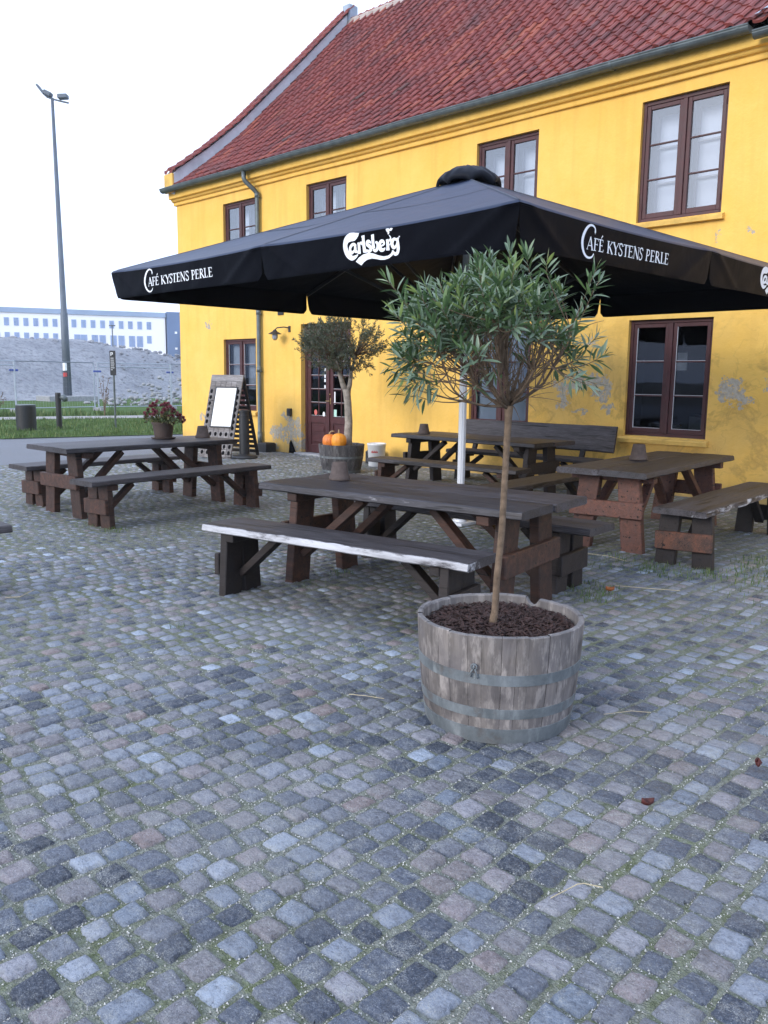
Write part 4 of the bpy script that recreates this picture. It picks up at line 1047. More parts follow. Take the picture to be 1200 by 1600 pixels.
# ------------------------------------------------------------------ trees in the planters
def leaf_geo(mb, p, d, n, L, W, bend, tint, fold=.25):
    """lance shaped leaf from p along d, n = leaf normal, folded along the midrib"""
    d = d.normalized(); s = d.cross(n)
    if s.length < 1e-4: s = d.orthogonal()
    s.normalize(); n = s.cross(d).normalized()
    st = ((0, .02), (.22, .62), (.5, 1.), (.78, .66), (1., .0)); V = []
    for (t, w) in st:
        c = p + d * (L * t) - n * (bend * L * t * t)
        if w > 0.0:
            V += [c + s * (W * w * .5) + n * (W * fold * w * .5), c, c - s * (W * w * .5) + n * (W * fold * w * .5)]
        else: V.append(c)
    F = []
    for k in range(3):
        a = k * 3; F += [(a, a + 1, a + 4, a + 3), (a + 1, a + 2, a + 5, a + 4)]
    F += [(9, 10, 12), (10, 11, 12)]
    mb.add(V, F, tint)
def bez(a, b, c, n): return [a * ((1 - t) ** 2) + b * (2 * t * (1 - t)) + c * (t * t) for t in [k / n for k in range(n + 1)]]
def rdir(rnd):
    while True:
        v = Vector((rnd.uniform(-1, 1), rnd.uniform(-1, 1), rnd.uniform(-1, 1)))
        if .1 < v.length < 1: return v.normalized()
CRh = Vector((CR.x, CR.y, 0)).normalized(); CFh = Vector((CF.x, CF.y, 0)).normalized()
def standard_tree():
    rnd = random.Random(17)
    bx, by, bz = -2.132, 2.876, .40
    R_ = root('standard_tree', 'small tree on a thin bare trunk with long green leaves, growing in the front barrel', 'tree', (bx, by, bz))
    fork = CRh * .034 + Vector((0, 0, 1.392 - bz))
    pts = [Vector((-.0, 0, 0)), CRh * -.002 + Vector((0, 0, .06)), CRh * .004 + Vector((0, 0, .1)), CRh * .008 + Vector((0, 0, .25)), CRh * .022 + Vector((0, 0, .45)), CRh * .026 + Vector((0, 0, .63)), CRh * .030 + Vector((0, 0, .80)), CRh * .033 + Vector((0, 0, .93)), fork]
    tr = MB(); tr.tube(pts, [.021, .017, .0155, .0150, .0145, .0140, .0142, .0155, .019], 12)
    tr.build('trunk', M['bark'], R_, smooth=True)
    W3 = lambda r, f, z: CRh * r + CFh * f + Vector((0, 0, z - bz))
    # tips: dome of shoots above, a looser skirt at left and right, bare twigs below
    tips = []
    n = 0
    while n < 205:
        a = rnd.uniform(0, 2 * PI); q = math.sqrt(rnd.random()); r = math.cos(a) * q; f = math.sin(a) * q
        rr = -.065 + r * .385; ff = f * .37
        top = 1.69 + .265 * math.sqrt(max(0, 1 - q * q)) ; 
        bot = 1.57 + .04 * (1 - q)
        if r < -.35: bot = 1.42 + .12 * (1 - q)
        if r > .45: bot = 1.47
        if mnoise.noise(Vector((rr * 5, ff * 5, 2))) < -.10: continue
        z = bot + (top - bot) * (rnd.random() ** (.55))
        # notch in the outline, upper left lower than the middle
        if rr < -.16: z = min(z, 1.90 + .05 * rnd.random())
        if .10 > rr > -.16: z += .03 * rnd.random()
        tips.append((W3(rr, ff, z), min(1, (z - 1.45) / .5))); n += 1
    for (rr, ff, z) in ((-.46, .0, 1.87), (-.40, -.1, 1.66), (-.41, .05, 1.58), (-.40, -.12, 1.47), (-.33, -.15, 1.50), (-.30, -.2, 1.56), (-.36, -.05, 1.43), (-.42, .05, 1.52), (-.27, -.12, 1.47), (-.44, -.12, 1.74), (.34, -.1, 1.92), (.33, -.15, 1.85), (.36, -.1, 1.58), (.33, -.12, 1.50), (.27, -.22, 1.50), (.37, .0, 1.66), (-.13, -.15, 1.475), (-.04, -.12, 1.55), (0, -.1, 1.98), (.08, -.05, 1.97), (-.06, .0, 1.96), (.16, -.05, 1.93)):
        tips.append((W3(rr, ff, z), min(1, (z - 1.45) / .5)))
    # limbs: k-means like grouping by azimuth
    NL_ = 15; br = MB(); tw = MB(); lf = MB()
    limb = []
    for k in range(NL_):
        a = 2 * PI * k / NL_ + rnd.uniform(-.15, .15); hgt = rnd.uniform(.16, .34); rr = rnd.uniform(.16, .26)
        e = fork + CRh * (math.cos(a) * rr) + CFh * (math.sin(a) * rr) + Vector((0, 0, hgt))
        c = fork + CRh * (math.cos(a) * rr * .65) + CFh * (math.sin(a) * rr * .65) + Vector((0, 0, hgt * rnd.uniform(.0, .35)))
        P_ = bez(fork + Vector((0, 0, -.02 + rnd.uniform(0, .04))), c, e, 6); P_ = [p + rdir(rnd) * .004 for p in P_]
        br.tube(P_, [.0072 - .0042 * i / 6 for i in range(7)], 6); limb.append(P_)
    # the one long limb curving out low at the left
    P_ = bez(fork + Vector((0, 0, 0)), W3(-.20, -.08, 1.37), W3(-.24, -.10, 1.52), 8); br.tube(P_, [.0065 - .003 * i / 8 for i in range(9)], 6); limb.append(P_)
    for (T_, up) in tips:
        best = min(limb, key=lambda L_: (L_[-1] - T_).length + rnd.uniform(0, .08)); j = rnd.randrange(3, len(best)); s = best[j]
        mid = s.lerp(T_, .55) + Vector((0, 0, -.03 + rnd.uniform(-.02, .02))) + rdir(rnd) * .02
        P_ = bez(s, mid, T_, 6); tw.tube(P_, [.0030 - .0016 * i / 6 for i in range(7)], 5)
        dirn = (P_[-1] - P_[-3]).normalized(); out = (T_ - (fork + Vector((0, 0, .25)))); out.z *= .6; out.normalize()
        hang = up < .25
        dirn = (dirn + out * .6 + Vector((0, 0, .55 if not hang else -.15))).normalized()
        sh = rnd.uniform(.05, .11); nl = rnd.randint(13, 19) if not hang else rnd.randint(7, 11); base = P_[-2]
        tip = T_ + dirn * sh * .5; tw.tube([T_, tip], [.0018, .0012], 4)
        young = rnd.random() < .3 and up > .5
        ph = rnd.uniform(0, 6)
        for k in range(nl):
            t = k / (nl - 1); p = base.lerp(tip, t) if t < 1 else tip
            a = ph + k * 2.4; perp = dirn.orthogonal().normalized(); perp = Matrix.Rotation(a, 3, dirn) @ perp
            spread = 1.35 - .85 * t
            d = (dirn * math.cos(spread) + perp * math.sin(spread) + Vector((0, 0, .12 if not hang else -.30)) + rdir(rnd) * .16).normalized()
            L = rnd.uniform(.064, .104) * (1 - .28 * t); Wd = L * rnd.uniform(.165, .215)
            nn = (Vector((0, 0, 1)) + rdir(rnd) * .7).normalized()
            tn = min(.75, abs(rnd.gauss(.30, .22))); tn = min(1, tn + (.40 if young and t > .5 else 0))
            leaf_geo(lf, p, d, nn, L, Wd, rnd.uniform(-.05, .30), tn)
    # bare inner twigs
    for _ in range(120):
        L_ = rnd.choice(limb); s = L_[rnd.randrange(0, len(L_))]; e = s + Vector((rnd.uniform(-.13, .13), rnd.uniform(-.13, .13), rnd.uniform(.03, .22)))
        tw.tube(bez(s, s.lerp(e, .5) + rdir(rnd) * .02, e, 4), [.0024, .002, .0017, .0014, .0010], 4)
    for (a, b) in ((W3(.09, -.03, 1.43), W3(.26, -.05, 1.41)), (W3(.05, -.02, 1.39), W3(.08, -.02, 1.33)), (W3(.10, 0, 1.41), W3(.15, 0, 1.37)), (W3(.12, -.03, 1.43), W3(.20, -.1, 1.45)), (W3(.1, .02, 1.45), W3(.24, .03, 1.50))):
        tw.tube(bez(a, a.lerp(b, .5) + Vector((0, 0, .012)), b, 5), [.0022, .0019, .0016, .0014, .0011, .0009], 4)
    br.build('limbs', M['bark'], R_, smooth=True); tw.build('twigs', M['bark'], R_); lf.build('foliage', M['leaf'], R_, smooth=False)
standard_tree()
def olive_tree():
    rnd = random.Random(23)
    bx, by, bz = OX + CRh.x * .10, OY + CRh.y * .10, .38
    R_ = root('olive_tree', 'olive tree with a pale trunk and small grey green leaves, in front of the door', 'tree', (bx, by, bz))
    W3 = lambda r, f, z: CRh * r + CFh * f + Vector((0, 0, z - bz)); off = -.07
    tr = MB(); pts = [W3(.0, 0, .38), W3(.0, 0, .50), W3(.015, 0, .8), W3(.0, .0, 1.1), W3(-.02, 0, 1.27), W3(-.035, 0, 1.33)]
    tr.tube(pts, [.085, .070, .062, .058, .060, .060], 12)
    tr.tube([W3(-.03, 0, 1.28), W3(-.09, 0, 1.42), W3(-.15, 0, 1.62), W3(-.2, 0, 1.8)], [.052, .040, .030, .02], 10); tr.tube([W3(-.01, 0, 1.27), W3(.03, 0, 1.40), W3(.05, .02, 1.6), W3(.12, 0, 1.85)], [.048, .036, .028, .018], 10)
    tr.build('trunk', M['bark_pale'], R_, smooth=True)
    starts = [W3(-.15, 0, 1.6), W3(-.2, 0, 1.8), W3(.05, .02, 1.6), W3(.12, 0, 1.85), W3(-.06, 0, 1.5)]
    tw = MB(); lf = MB(); n = 0
    while n < 430:
        v = rdir(rnd) * (rnd.random() ** .38); rr, ff, zz = -.11 + v.x * .68, v.y * .60, 2.0 + v.z * .44
        if zz < 1.55 and abs(rr + .05) > .38: continue
        if mnoise.noise(Vector((rr * 3.5, ff * 3.5, zz * 3.5))) < -.22: continue
        T_ = W3(rr, ff, zz); s = min(starts, key=lambda q: (q - T_).length + rnd.uniform(0, .2)); n += 1
        P_ = bez(s, s.lerp(T_, .5) + Vector((0, 0, .04)) + rdir(rnd) * .04, T_, 5)
        if n % 2: tw.tube(P_, [.010, .008, .006, .005, .004, .003], 4)
        dirn = ((T_ - s).normalized() + Vector((0, 0, .35)) + rdir(rnd) * .45).normalized(); sh = rnd.uniform(.10, .20); tip = T_ + dirn * sh
        tw.tube([T_ - dirn * .05, tip], [.003, .0015], 3); tn0 = rnd.uniform(0, .5)
        for k in range(22):
            t = rnd.random(); p = (T_ - dirn * .06).lerp(tip, t); perp = Matrix.Rotation(k * 2.2, 3, dirn) @ dirn.orthogonal().normalized(); sp_ = 1.1 - .5 * t
            d = (dirn * math.cos(sp_) + perp * math.sin(sp_) + rdir(rnd) * .2).normalized(); L = rnd.uniform(.035, .062)
            leaf_geo(lf, p, d, rdir(rnd), L, L * .24, rnd.uniform(0, .15), min(1, tn0 + rnd.uniform(0, .5)), .1)
    tw.build('limbs', M['bark'], R_); lf.build('foliage', M['olive'], R_)
olive_tree()

def pumpkin(label, x, y, z, r, h, mat, seed, stem):
    R_ = root('pumpkin', label, 'pumpkin', (x, y, z), 0, 'pumpkins in the barrel by the door')
    mb = MB(); N = 60; rows = []
    for i in range(17):
        ph = -PI / 2 + PI * i / 16; rows.append([])
        for k in range(N):
            a = 2 * PI * k / N + seed; rib = 1 - .05 * abs(math.sin(a * 5)) ** .5 * 0 + .045 * abs(math.cos(a * 5.0)) ** .8 - .03
            rr = r * max(.03, math.cos(ph)) ** .72 * rib; zz = h / 2 + h / 2 * math.sin(ph) * (1 if ph < 1.1 else .985)
            rows[-1].append((rr * math.cos(a), rr * math.sin(a), zz))
    mb.grid(rows, closed=True); mb.build('skin', M[mat], R_, smooth=True)
    s = MB(); s.tube([(0, 0, h - .015), (0, 0, h + .02), stem[0], stem[1]], [.020, .013, .010, .011], 8); s.build('stem', M['stem'], R_, smooth=True)
def at_ol(r, f): return OX + CRh.x * r + CFh.x * f, OY + CRh.y * r + CFh.y * f
x_, y_ = at_ol(-.18, -.16); pumpkin('left pumpkin, deeper orange, with a curled stem, partly behind the other', x_, y_, .395, .115, .225, 'pumpkin_a', .3, ((.02, .02, .25 + .02), (.055, .05, .268)))
x_, y_ = at_ol(-.03, -.25); pumpkin('right pumpkin, yellower and in front, with a straight stem', x_, y_, .395, .122, .245, 'pumpkin_b', 1.1, ((0, 0, .28), (.004, 0, .30)))

# ------------------------------------------------------------------ small things on the tables and ground
def ash_pot(label, x, y, z, r, h, rz=0):
    mb = MB(); mb.lathe([(r, 0), (r, h * .05), (r * .98, h * .22), (r * .90, h * .24), (r * .66, h * .98), (r * .60, h), (r * .2, h * .995), (r * .12, h * .97)], 28)
    o = mb.build('upturned_pot', M['clay'], None, smooth=False); o.location = (x, y, z); o.rotation_euler = (.0, 0, rz)
    for p in o.data.polygons: p.use_smooth = True
    o.data.polygons[0].use_smooth = False
    tag(o, label, 'clay pot', 'upturned clay pots on the tables')
ash_pot('small upturned clay pot on the left table, right of the flowers', -8.79, 5.76, .753, .088, .145)
ash_pot('small upturned clay pot on the front middle table', -4.62, 4.23, .739, .080, .135)
ash_pot('small upturned clay pot on the far table by the wall', -8.02, 8.99, .716, .088, .145)
ash_pot('small upturned clay pot on the end on table at the right', -3.94, 7.60, .737, .088, .155)
def flower_pot():
    rnd = random.Random(31); x, y, z = -8.93, 5.30, .755
    R_ = root('potted_flowers', 'dark red flowers in a brown pot standing on the left table', 'potted plant', (x, y, z))
    p = MB(); p.lathe([(.135, 0), (.145, .012), (.145, .018), (.10, .018), (.105, .022), (.125, .17), (.137, .172), (.139, .198), (.130, .198), (.126, .165), (.0, .165)], 28, capt=False); p.build('pot', M['pot_brown'], R_, smooth=False)
    lf = MB(); fl = MB(); st = MB()
    for _ in range(340):
        d = rdir(rnd); d.z = abs(d.z) * .8; q = rnd.uniform(.05, .20); c = Vector((d.x * q * 1.15, d.y * q * 1.15, .19 + d.z * q * 1.1)); leaf_geo(lf, c, (d + rdir(rnd) * .6).normalized(), rdir(rnd), rnd.uniform(.03, .055), .022, .1, rnd.random(), .1)
    heads = []
    for k in range(46):
        for _ in range(50):
            a = rnd.uniform(0, 2 * PI); q = rnd.random() ** .5 * .20; c = CRh * (math.cos(a) * q) + CFh * (math.sin(a) * q) + Vector((0, 0, .285 + .15 * (1 - (q / .21) ** 2) + rnd.uniform(-.05, .02)))
            if all((c - h_).length > .034 for h_ in heads): break
        heads.append(c)
    for dx, dz in ((.22, .20), (.24, .25), (.20, .28), (.25, .22), (.21, .235), (.17, .27), (-.19, .28), (-.20, .25), (-.18, .225)): heads.append(CRh * dx + CFh * rnd.uniform(-.05, .02) + Vector((0, 0, dz)))
    for c in heads:
        up = (c - Vector((0, 0, .12))).normalized(); tt = rnd.random() * .75; rH = rnd.uniform(.022, .033)
        st.tube([Vector((c.x * .3, c.y * .3, .17)), c * .9 + Vector((0, 0, .01)), c], .002, 4)
        for k in range(46):
            t = k / 45; a = k * 2.4; perp = Matrix.Rotation(a, 3, up) @ up.orthogonal().normalized(); sp_ = .15 + 1.5 * t
            d = up * math.cos(sp_) + perp * math.sin(sp_); leaf_geo(fl, c + d * rH * .2, d, up, rH * rnd.uniform(.8, 1.15), rH * .30, -.2, min(1, tt + rnd.uniform(-.15, .4)), .3)
    lf.build('leaves', M['mumleaf'], R_); fl.build('blossoms', M['petal'], R_); st.build('stems', M['mumleaf'], R_)
flower_pot()
def bucket():
    R_ = root('plastic_bucket', 'white plastic bucket with faded red print against the yellow wall', 'bucket', (-10.13, 10.14, 0))
    b = MB(); b.lathe([(.135, 0), (.137, .01), (.157, .36), (.165, .365), (.167, .395), (.160, .398), (.155, .38), (.14, .12), (0, .11)], 32, capt=False); b.build('body', M['bucket'], R_, smooth=True)
    p = MB(); rnd = random.Random(2); th0 = math.atan2(-CFh.y, -CFh.x)
    for k in range(7):
        a = th0 + .55 - 1.15 + k * .11 ; r = .1575; zz = .24
        pts = [((r - .005) * math.cos(a + u), (r - .005) * math.sin(a + u), zz + v) for (u, v) in ((0, 0), (.02, .03 + .01 * (k % 2)), (.05, .025), (.06, 0), (.1, .005))]
        p.tube(pts, .003, 4)
    p.build('red_print', M['red_print'], R_)
bucket()
def a_frame():
    # two leaning boards hinged at the top; the front one carries the menu
    base = Vector((-13.09, 8.83, 0)); n_ = (CRh * .42 + CFh * .91).normalized(); u = (CRh * .91 - CFh * .42).normalized()
    rz = math.atan2(u.y, u.x); R_ = root('menu_board', 'grey wooden A-frame board with bottle holes and a white menu sheet, by the house corner', 'menu board', tuple(base), rz)
    W = .72; H = 1.53; D = .47; L = math.hypot(H, D); ang = math.atan2(D, H)
    Mf = Matrix.Rotation(-ang, 4, 'X'); Mb = Matrix.Translation((0, 2 * D, 0)) @ Matrix.Rotation(ang, 4, 'X')
    def panel(M4, slats, nm):
        b = MB(); rnd = random.Random(3)
        if slats:
            b.bbox(-W / 2, -W / 2 + .06, -.015, .02, 0, L, .004, mat=M4); b.bbox(W / 2 - .06, W / 2, -.015, .02, 0, L, .004, mat=M4)
            for k in range(15): b.ct = rnd.random(); z = .05 + k * .098; b.bbox(-W / 2 + .061, W / 2 - .061, -.008, .008, z, z + .062, .003, mat=M4)
        else:
            nb = 6; w = W / nb
            for k in range(nb): b.ct = rnd.random(); b.bbox(-W / 2 + w * k + .002, -W / 2 + w * (k + 1) - .002, -.015, .015, .0, L - .13 if 0 < k < nb - 1 else L - .13, .004, mat=M4)
            b.ct = .6; b.bbox(-W / 2, W / 2, -.017, .016, L - .128, L, .004, mat=M4)
        return b.build(nm, M['grey_wood' if not slats else 'leg_wood_dark'], R_)
    fp = panel(Mf, False, 'front_panel'); panel(Mb, True, 'back_panel')
    h = MB(); nb = 6; w = W / nb
    for k in range(nb):
        for j in range(11):
            z = .10 + j * .118
            if 1 <= k <= 4 and z > .50: continue
            cx = -W / 2 + w * (k + .5); q = []
            for a in range(14): q.append(Mf @ Vector((cx + .030 * math.cos(a * PI / 7), -.0185, z + .040 * math.sin(a * PI / 7))))
            h.add(q, [tuple(range(14))])
    h.build('bottle_holes', M['hole'], fp)
    f = MB(); x0, x1, z0, z1 = -.185, .265, .60, 1.34
    for (a, b_, c, d) in ((x0 - .025, x0, z0 - .025, z1 + .025), (x1, x1 + .025, z0 - .025, z1 + .025), (x0, x1, z0 - .025, z0), (x0, x1, z1, z1 + .025)): f.bbox(a, b_, -.04, -.018, c, d, .003, mat=Mf)
    fr = f.build('poster_frame', M['iron'], R_)
    p = MB(); p.bbox(x0, x1, -.032, -.02, z0, z1, .002, mat=Mf); ps = p.build('menu_sheet', M['poster'], R_)
    t = MB(); rnd = random.Random(12)
    for (zz, a, b_) in [(1.26, -.05, .07)] + [(1.18 - k * .052, -.12 + rnd.uniform(-.03, .02), .13 + rnd.uniform(-.04, .03)) for k in range(10)]:
        x = a
        while x < b_: l = rnd.uniform(.01, .035); t.box(x, x + l, -.0335, -.0322, zz, zz + .010); x += l + .008
    for i, (a, b, c) in enumerate([tuple(q) for q in t.v]): t.v[i] = tuple(Mf @ Vector((a, b, c)))
    t.build('faint_text', M['print'], ps)
a_frame()
def black_post():
    x, y = -12.72, 9.24
    R_ = root('black_post_stand', 'black cylindrical post on a round foot, right of the menu board', 'stand', (x, y, 0))
    b = MB(); b.lathe([(.24, 0), (.245, .02), (.22, .05), (.12, .065), (.10, .075)], 30); b.build('foot', M['iron'], R_, smooth=False)
    b = MB(); b.lathe([(.095, .07), (.095, .80), (.085, .802), (.085, .86), (.105, .862), (.105, .885), (.02, .90)], 24); b.build('post', M['iron'], R_, smooth=False)
black_post()
def bit(name, label, cat, mat, pts, r, grp=None):
    mb = MB(); mb.tube([Vector(p) for p in pts], r, 5); tag(mb.build(name, M[mat]), label, cat, grp)
SG = 'dry straws lying on the cobbles'
bit('straw', 'long straw lying left of the front barrel', 'straw', 'straw', [(-2.75, 2.582, .014), (-2.67, 2.62, .018), (-2.595, 2.663, .014)], .0018, SG)
bit('straw', 'bent pale straw on the cobbles at the lower right', 'straw', 'straw', [(-1.19, 1.926, .014), (-1.165, 2.03, .022), (-1.155, 2.05, .02), (-1.11, 2.08, .014)], .0018, SG)
bit('straw', 'straw lying beside the legs of the end on table', 'straw', 'straw', [(-3.75, 6.30, .014), (-3.5, 6.33, .02), (-3.3, 6.28, .014)], .0028, SG)
bit('straw', 'straw on the cobbles right of the bench with the brown worn edge', 'straw', 'straw', [(-2.95, 5.45, .014), (-2.75, 5.52, .02), (-2.55, 5.66, .014)], .0026, SG)
bit('straw', 'thin straw near the left edge of the photo', 'straw', 'straw', [(-5.62, 2.10, .014), (-5.55, 2.17, .02), (-5.70, 2.33, .014)], .0026, SG)
bit('straw', 'thin straw just right of the front barrel rim', 'straw', 'straw', [(-1.78, 3.25, .012), (-1.70, 3.36, .02), (-1.64, 3.42, .013)], .0013, SG)
def dead_leaf(label, x, y, L, mat, rz, curl=.3):
    mb = MB(); rnd = random.Random(int(x * 100)); 
    rows = [[(L * (t - .5), s * L * .32 * math.sin(PI * min(.98, max(.03, t))) ** .8, .012 + curl * L * (s * s * .5 + (t - .5) ** 2) + .002 * rnd.random()) for s in (-1, -.5, 0, .5, 1)] for t in [k / 8 for k in range(9)]]
    mb.grid(rows); o = mb.build('fallen_leaf', M[mat], None, smooth=True); o.location = (x, y, .008); o.rotation_euler = (.1, 0, rz)
    so = o.modifiers.new('thickness', 'SOLIDIFY'); so.thickness = .0012
    tag(o, label, 'dead leaf', 'dead leaves on the cobbles')
dead_leaf('orange brown dead leaf beside the weeds right of the middle benches', -2.88, 5.25, .062, 'fallen', .6, .8)
dead_leaf('dark red curled leaf on the cobbles, lower right', -1.243, 2.615, .045, 'cone', .8, .9)
dead_leaf('dark red curled leaf nearest the right edge of the photo', -1.085, 3.205, .045, 'cone', 2.1, .9)
# ------------------------------------------------------------------ the big parasol
UX, UY, US, UA = -5.463, 6.718, 2.5286, -.0189
ZT, ZB, ZP = 2.533, 2.262, 3.46
def side_pt(side, w, z, out=0.):
    if side == 0: return (w, -US - out, z)
    if side == 1: return (US + out, w, z)
    if side == 2: return (-w, US + out, z)
    return (-US - out, -w, z)
def ripple(side, w, d):
    """outward displacement of the hanging valance; d = 0 at the top edge, 1 at the hem; w along the side"""
    q = (w % US) / US                       # 0..1 inside one panel
    e = .006 + .018 * d
    v = e * (.5 * mnoise.noise(Vector((w * 1.7 + side * 9, d * .7, 1))) + .35 * mnoise.noise(Vector((w * 4.3 + d * 1.5, side * 5, 2))))
    # folds fanning out from the ribs
    for c, sg in ((0, 1), (1, -1)):
        s = abs(q - c) * US
        v += .015 * math.exp(-((s - .10 - .42 * d) / .055) ** 2) * math.exp(-s * 1.2) - .012 * math.exp(-(s / .10) ** 2) * d
    return v - .012 * d
def hemz(side, w):
    q = (w % US) / US
    return .003 * math.sin(PI * q)
def val_point(side, w, z, extra=0.):
    d = (ZT - z) / (ZT - ZB)
    return side_pt(side, w, z, ripple(side, w, max(0, d)) + extra)
umb = root('cafe_parasol', 'huge square black parasol with white lettering on its valance, over the tables', 'parasol', (UX, UY, 0), UA)
def edge_z(t): return ZT - .012 - .022 * max(0, math.sin(PI * t)) ** .6
def parasol():
    A = Vector((0, 0, ZP)); can = MB(); val = MB(); seam = MB()
    for side in range(4):
        for half in (0, 1):
            w0, w1 = (-US, 0) if half == 0 else (0, US); N = 30
            rows = []
            for i in range(15):
                s = i / 14; row = []
                for k in range(N + 1):
                    t = k / N; w = w0 + (w1 - w0) * t; E_ = Vector(side_pt(side, w, ZT + .006 * math.sin(PI * t)))
                    P = A.lerp(E_, s * .985); sag = -.050 * math.sin(PI * t) ** 1 * s * (1 - .35 * s) * 1.3
                    P.z += sag + .012 * math.sin(PI * t) * s ** 8 + .006 * mnoise.noise(Vector((P.x * 2, P.y * 2, 0))) * s * (1 - s) * 3
                    if i == 14: P.z -= .0
                    row.append(P)
                rows.append(row)
            # rounded bend over the edge
            for (so, dz) in ((.9935, .004), (1.0, -.012)):
                row = []
                for k in range(N + 1):
                    t = k / N; w = w0 + (w1 - w0) * t; b = rows[14][k]; E_ = Vector(side_pt(side, w, ZT))
                    rp_ = ripple(side, w, 0)
                    P = Vector(side_pt(side, w * (so if so < 1 else 1), 0, rp_ - (.012 if so < 1 else 0))); P.z = edge_z(t) + (.016 if so < 1 else 0); row.append(P)
                rows.append(row)
            can.grid([[tuple(p) for p in r] for r in rows])
            if True:
                up = Vector((0, 0, .003)); dn_ = Vector(side_pt(side, 0, 0)).normalized()
                seam.grid([[tuple(r[0] + up) for r in rows[1:15]], [tuple(r[0] + up + (r[1] - r[0]).normalized() * .022) for r in rows[1:15]]]); seam.grid([[tuple(r[-1] + up) for r in rows[1:15]], [tuple(r[-1] + up + (r[-2] - r[-1]).normalized() * .022) for r in rows[1:15]]])
                seam.grid([[tuple(q + up) for q in rows[8]], [tuple(q.lerp(q2, .12) + up) for q, q2 in zip(rows[8], rows[9])]])
            # valance
            vr = []; Md = 12; NV = 60
            for j in range(Md + 1):
                d = j / Md; row = []
                for k in range(NV + 1):
                    t = k / NV; corner = (half == 0)     # w0 is the corner for half 0, the corner is w1 for half 1
                    g0 = (.050 if half == 0 else .022) * max(0, d - .12) ** 1.1; g1 = (.050 if half == 1 else .022) * max(0, d - .12) ** 1.1
                    w = w0 + g0 + (w1 - w0 - g0 - g1) * t
                    ztop = edge_z((w - w0) / (w1 - w0))
                    dd = d
                    # rounded lower corners of each panel
                    ends = min(t, 1 - t) * US
                    lift = .05 * max(0, 1 - ends / .06) ** 2
                    z = ztop - (ztop - (ZB + lift + hemz(side, w))) * dd
                    row.append(side_pt(side, w, z, ripple(side, w, dd)))
                vr.append(row)
            val.grid(vr)
            # hem fold
            val.grid([vr[-1], [tuple(Vector(p) + Vector((0, 0, .018)) + Vector(side_pt(side, 0, 0, .003)) - Vector(side_pt(side, 0, 0, 0))) for p in vr[-1]]])
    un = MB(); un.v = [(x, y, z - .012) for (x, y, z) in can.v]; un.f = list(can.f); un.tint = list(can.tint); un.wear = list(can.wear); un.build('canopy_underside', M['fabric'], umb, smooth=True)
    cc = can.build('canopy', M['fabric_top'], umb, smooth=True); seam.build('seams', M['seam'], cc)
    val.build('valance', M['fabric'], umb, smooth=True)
    # cap over the vent
    cp = MB(); N = 96; rows = []
    for i in range(9):
        q = i / 8; row = []
        for k in range(N):
            a = 2 * PI * k / N; lob = abs(math.sin(a * 4)); r = .315 * math.sin(q * PI / 2) ** 1.25 * (1 + .03 * math.cos(8 * a))
            if q > .0: r *= 1.0
            z = 3.575 - .20 * (1 - math.cos(q * PI / 2)) ** .95 + (.06 * lob ** .6 - .01) * q ** 2.4 + .022 * mnoise.noise(Vector((math.cos(a) * 4, math.sin(a) * 4, q * 4)))
            row.append((r * math.cos(a), r * math.sin(a), z))
        rows.append(row)
    # inner side of the scalloped rim
    rows.append([(p[0] * .93, p[1] * .93, p[2] - .02) for p in rows[-1]])
    cp.grid(rows, closed=True); cp.build('vent_cap', M['fabric_cap'], umb, smooth=True)
    # white pole, grooved
    po = MB(); n = 24
    pr = [((.040 if k % 3 else .0365) * math.cos(2 * PI * k / n), (.040 if k % 3 else .0365) * math.sin(2 * PI * k / n)) for k in range(n)]
    po.grid([[(x, y, z) for (x, y) in pr] for z in (.06, 3.44)], closed=True); po.build('pole', M['alu'], umb)
    hb = MB(); hb.lathe([(.055, 2.0), (.085, 2.01), (.085, 2.07), (.055, 2.08)], 16); hb.build('runner', M['iron'], umb); hb = MB(); hb.lathe([(.05, 3.32), (.08, 3.33), (.08, 3.39), (.05, 3.40)], 16); hb.build('top_hub', M['iron'], umb)
    bs = MB(); bs.bbox(-.13, .13, -.13, .13, -.005, .03, .006); bs.lathe([(.075, .03), (.07, .05), (.048, .06), (.046, .28)], 20); bs.build('base_plate', M['alu'], umb)
    for i in range(8):
        if i % 2 == 0: a = PI / 4 + PI / 2 * (i // 2); E_ = Vector((math.copysign(US, math.cos(a)), math.copysign(US, math.sin(a)), ZT - .03))
        else: a = PI / 2 * ((i + 1) // 2); E_ = Vector((round(math.cos(a)) * US, round(math.sin(a)) * US, ZT - .03))
        r0 = Vector((E_.x / E_.length * .07, E_.y / E_.length * .07, 3.36)); r = MB(); r.bar(r0, E_ * .995, .026, .036); ro = r.build('rib', M['iron'], umb)
        s = MB(); m = r0.lerp(E_, .52); s.bar((E_.x * .03, E_.y * .03, 2.04), m - Vector((0, 0, .02)), .022, .030); s.build('strut', M['iron'], ro)
parasol()

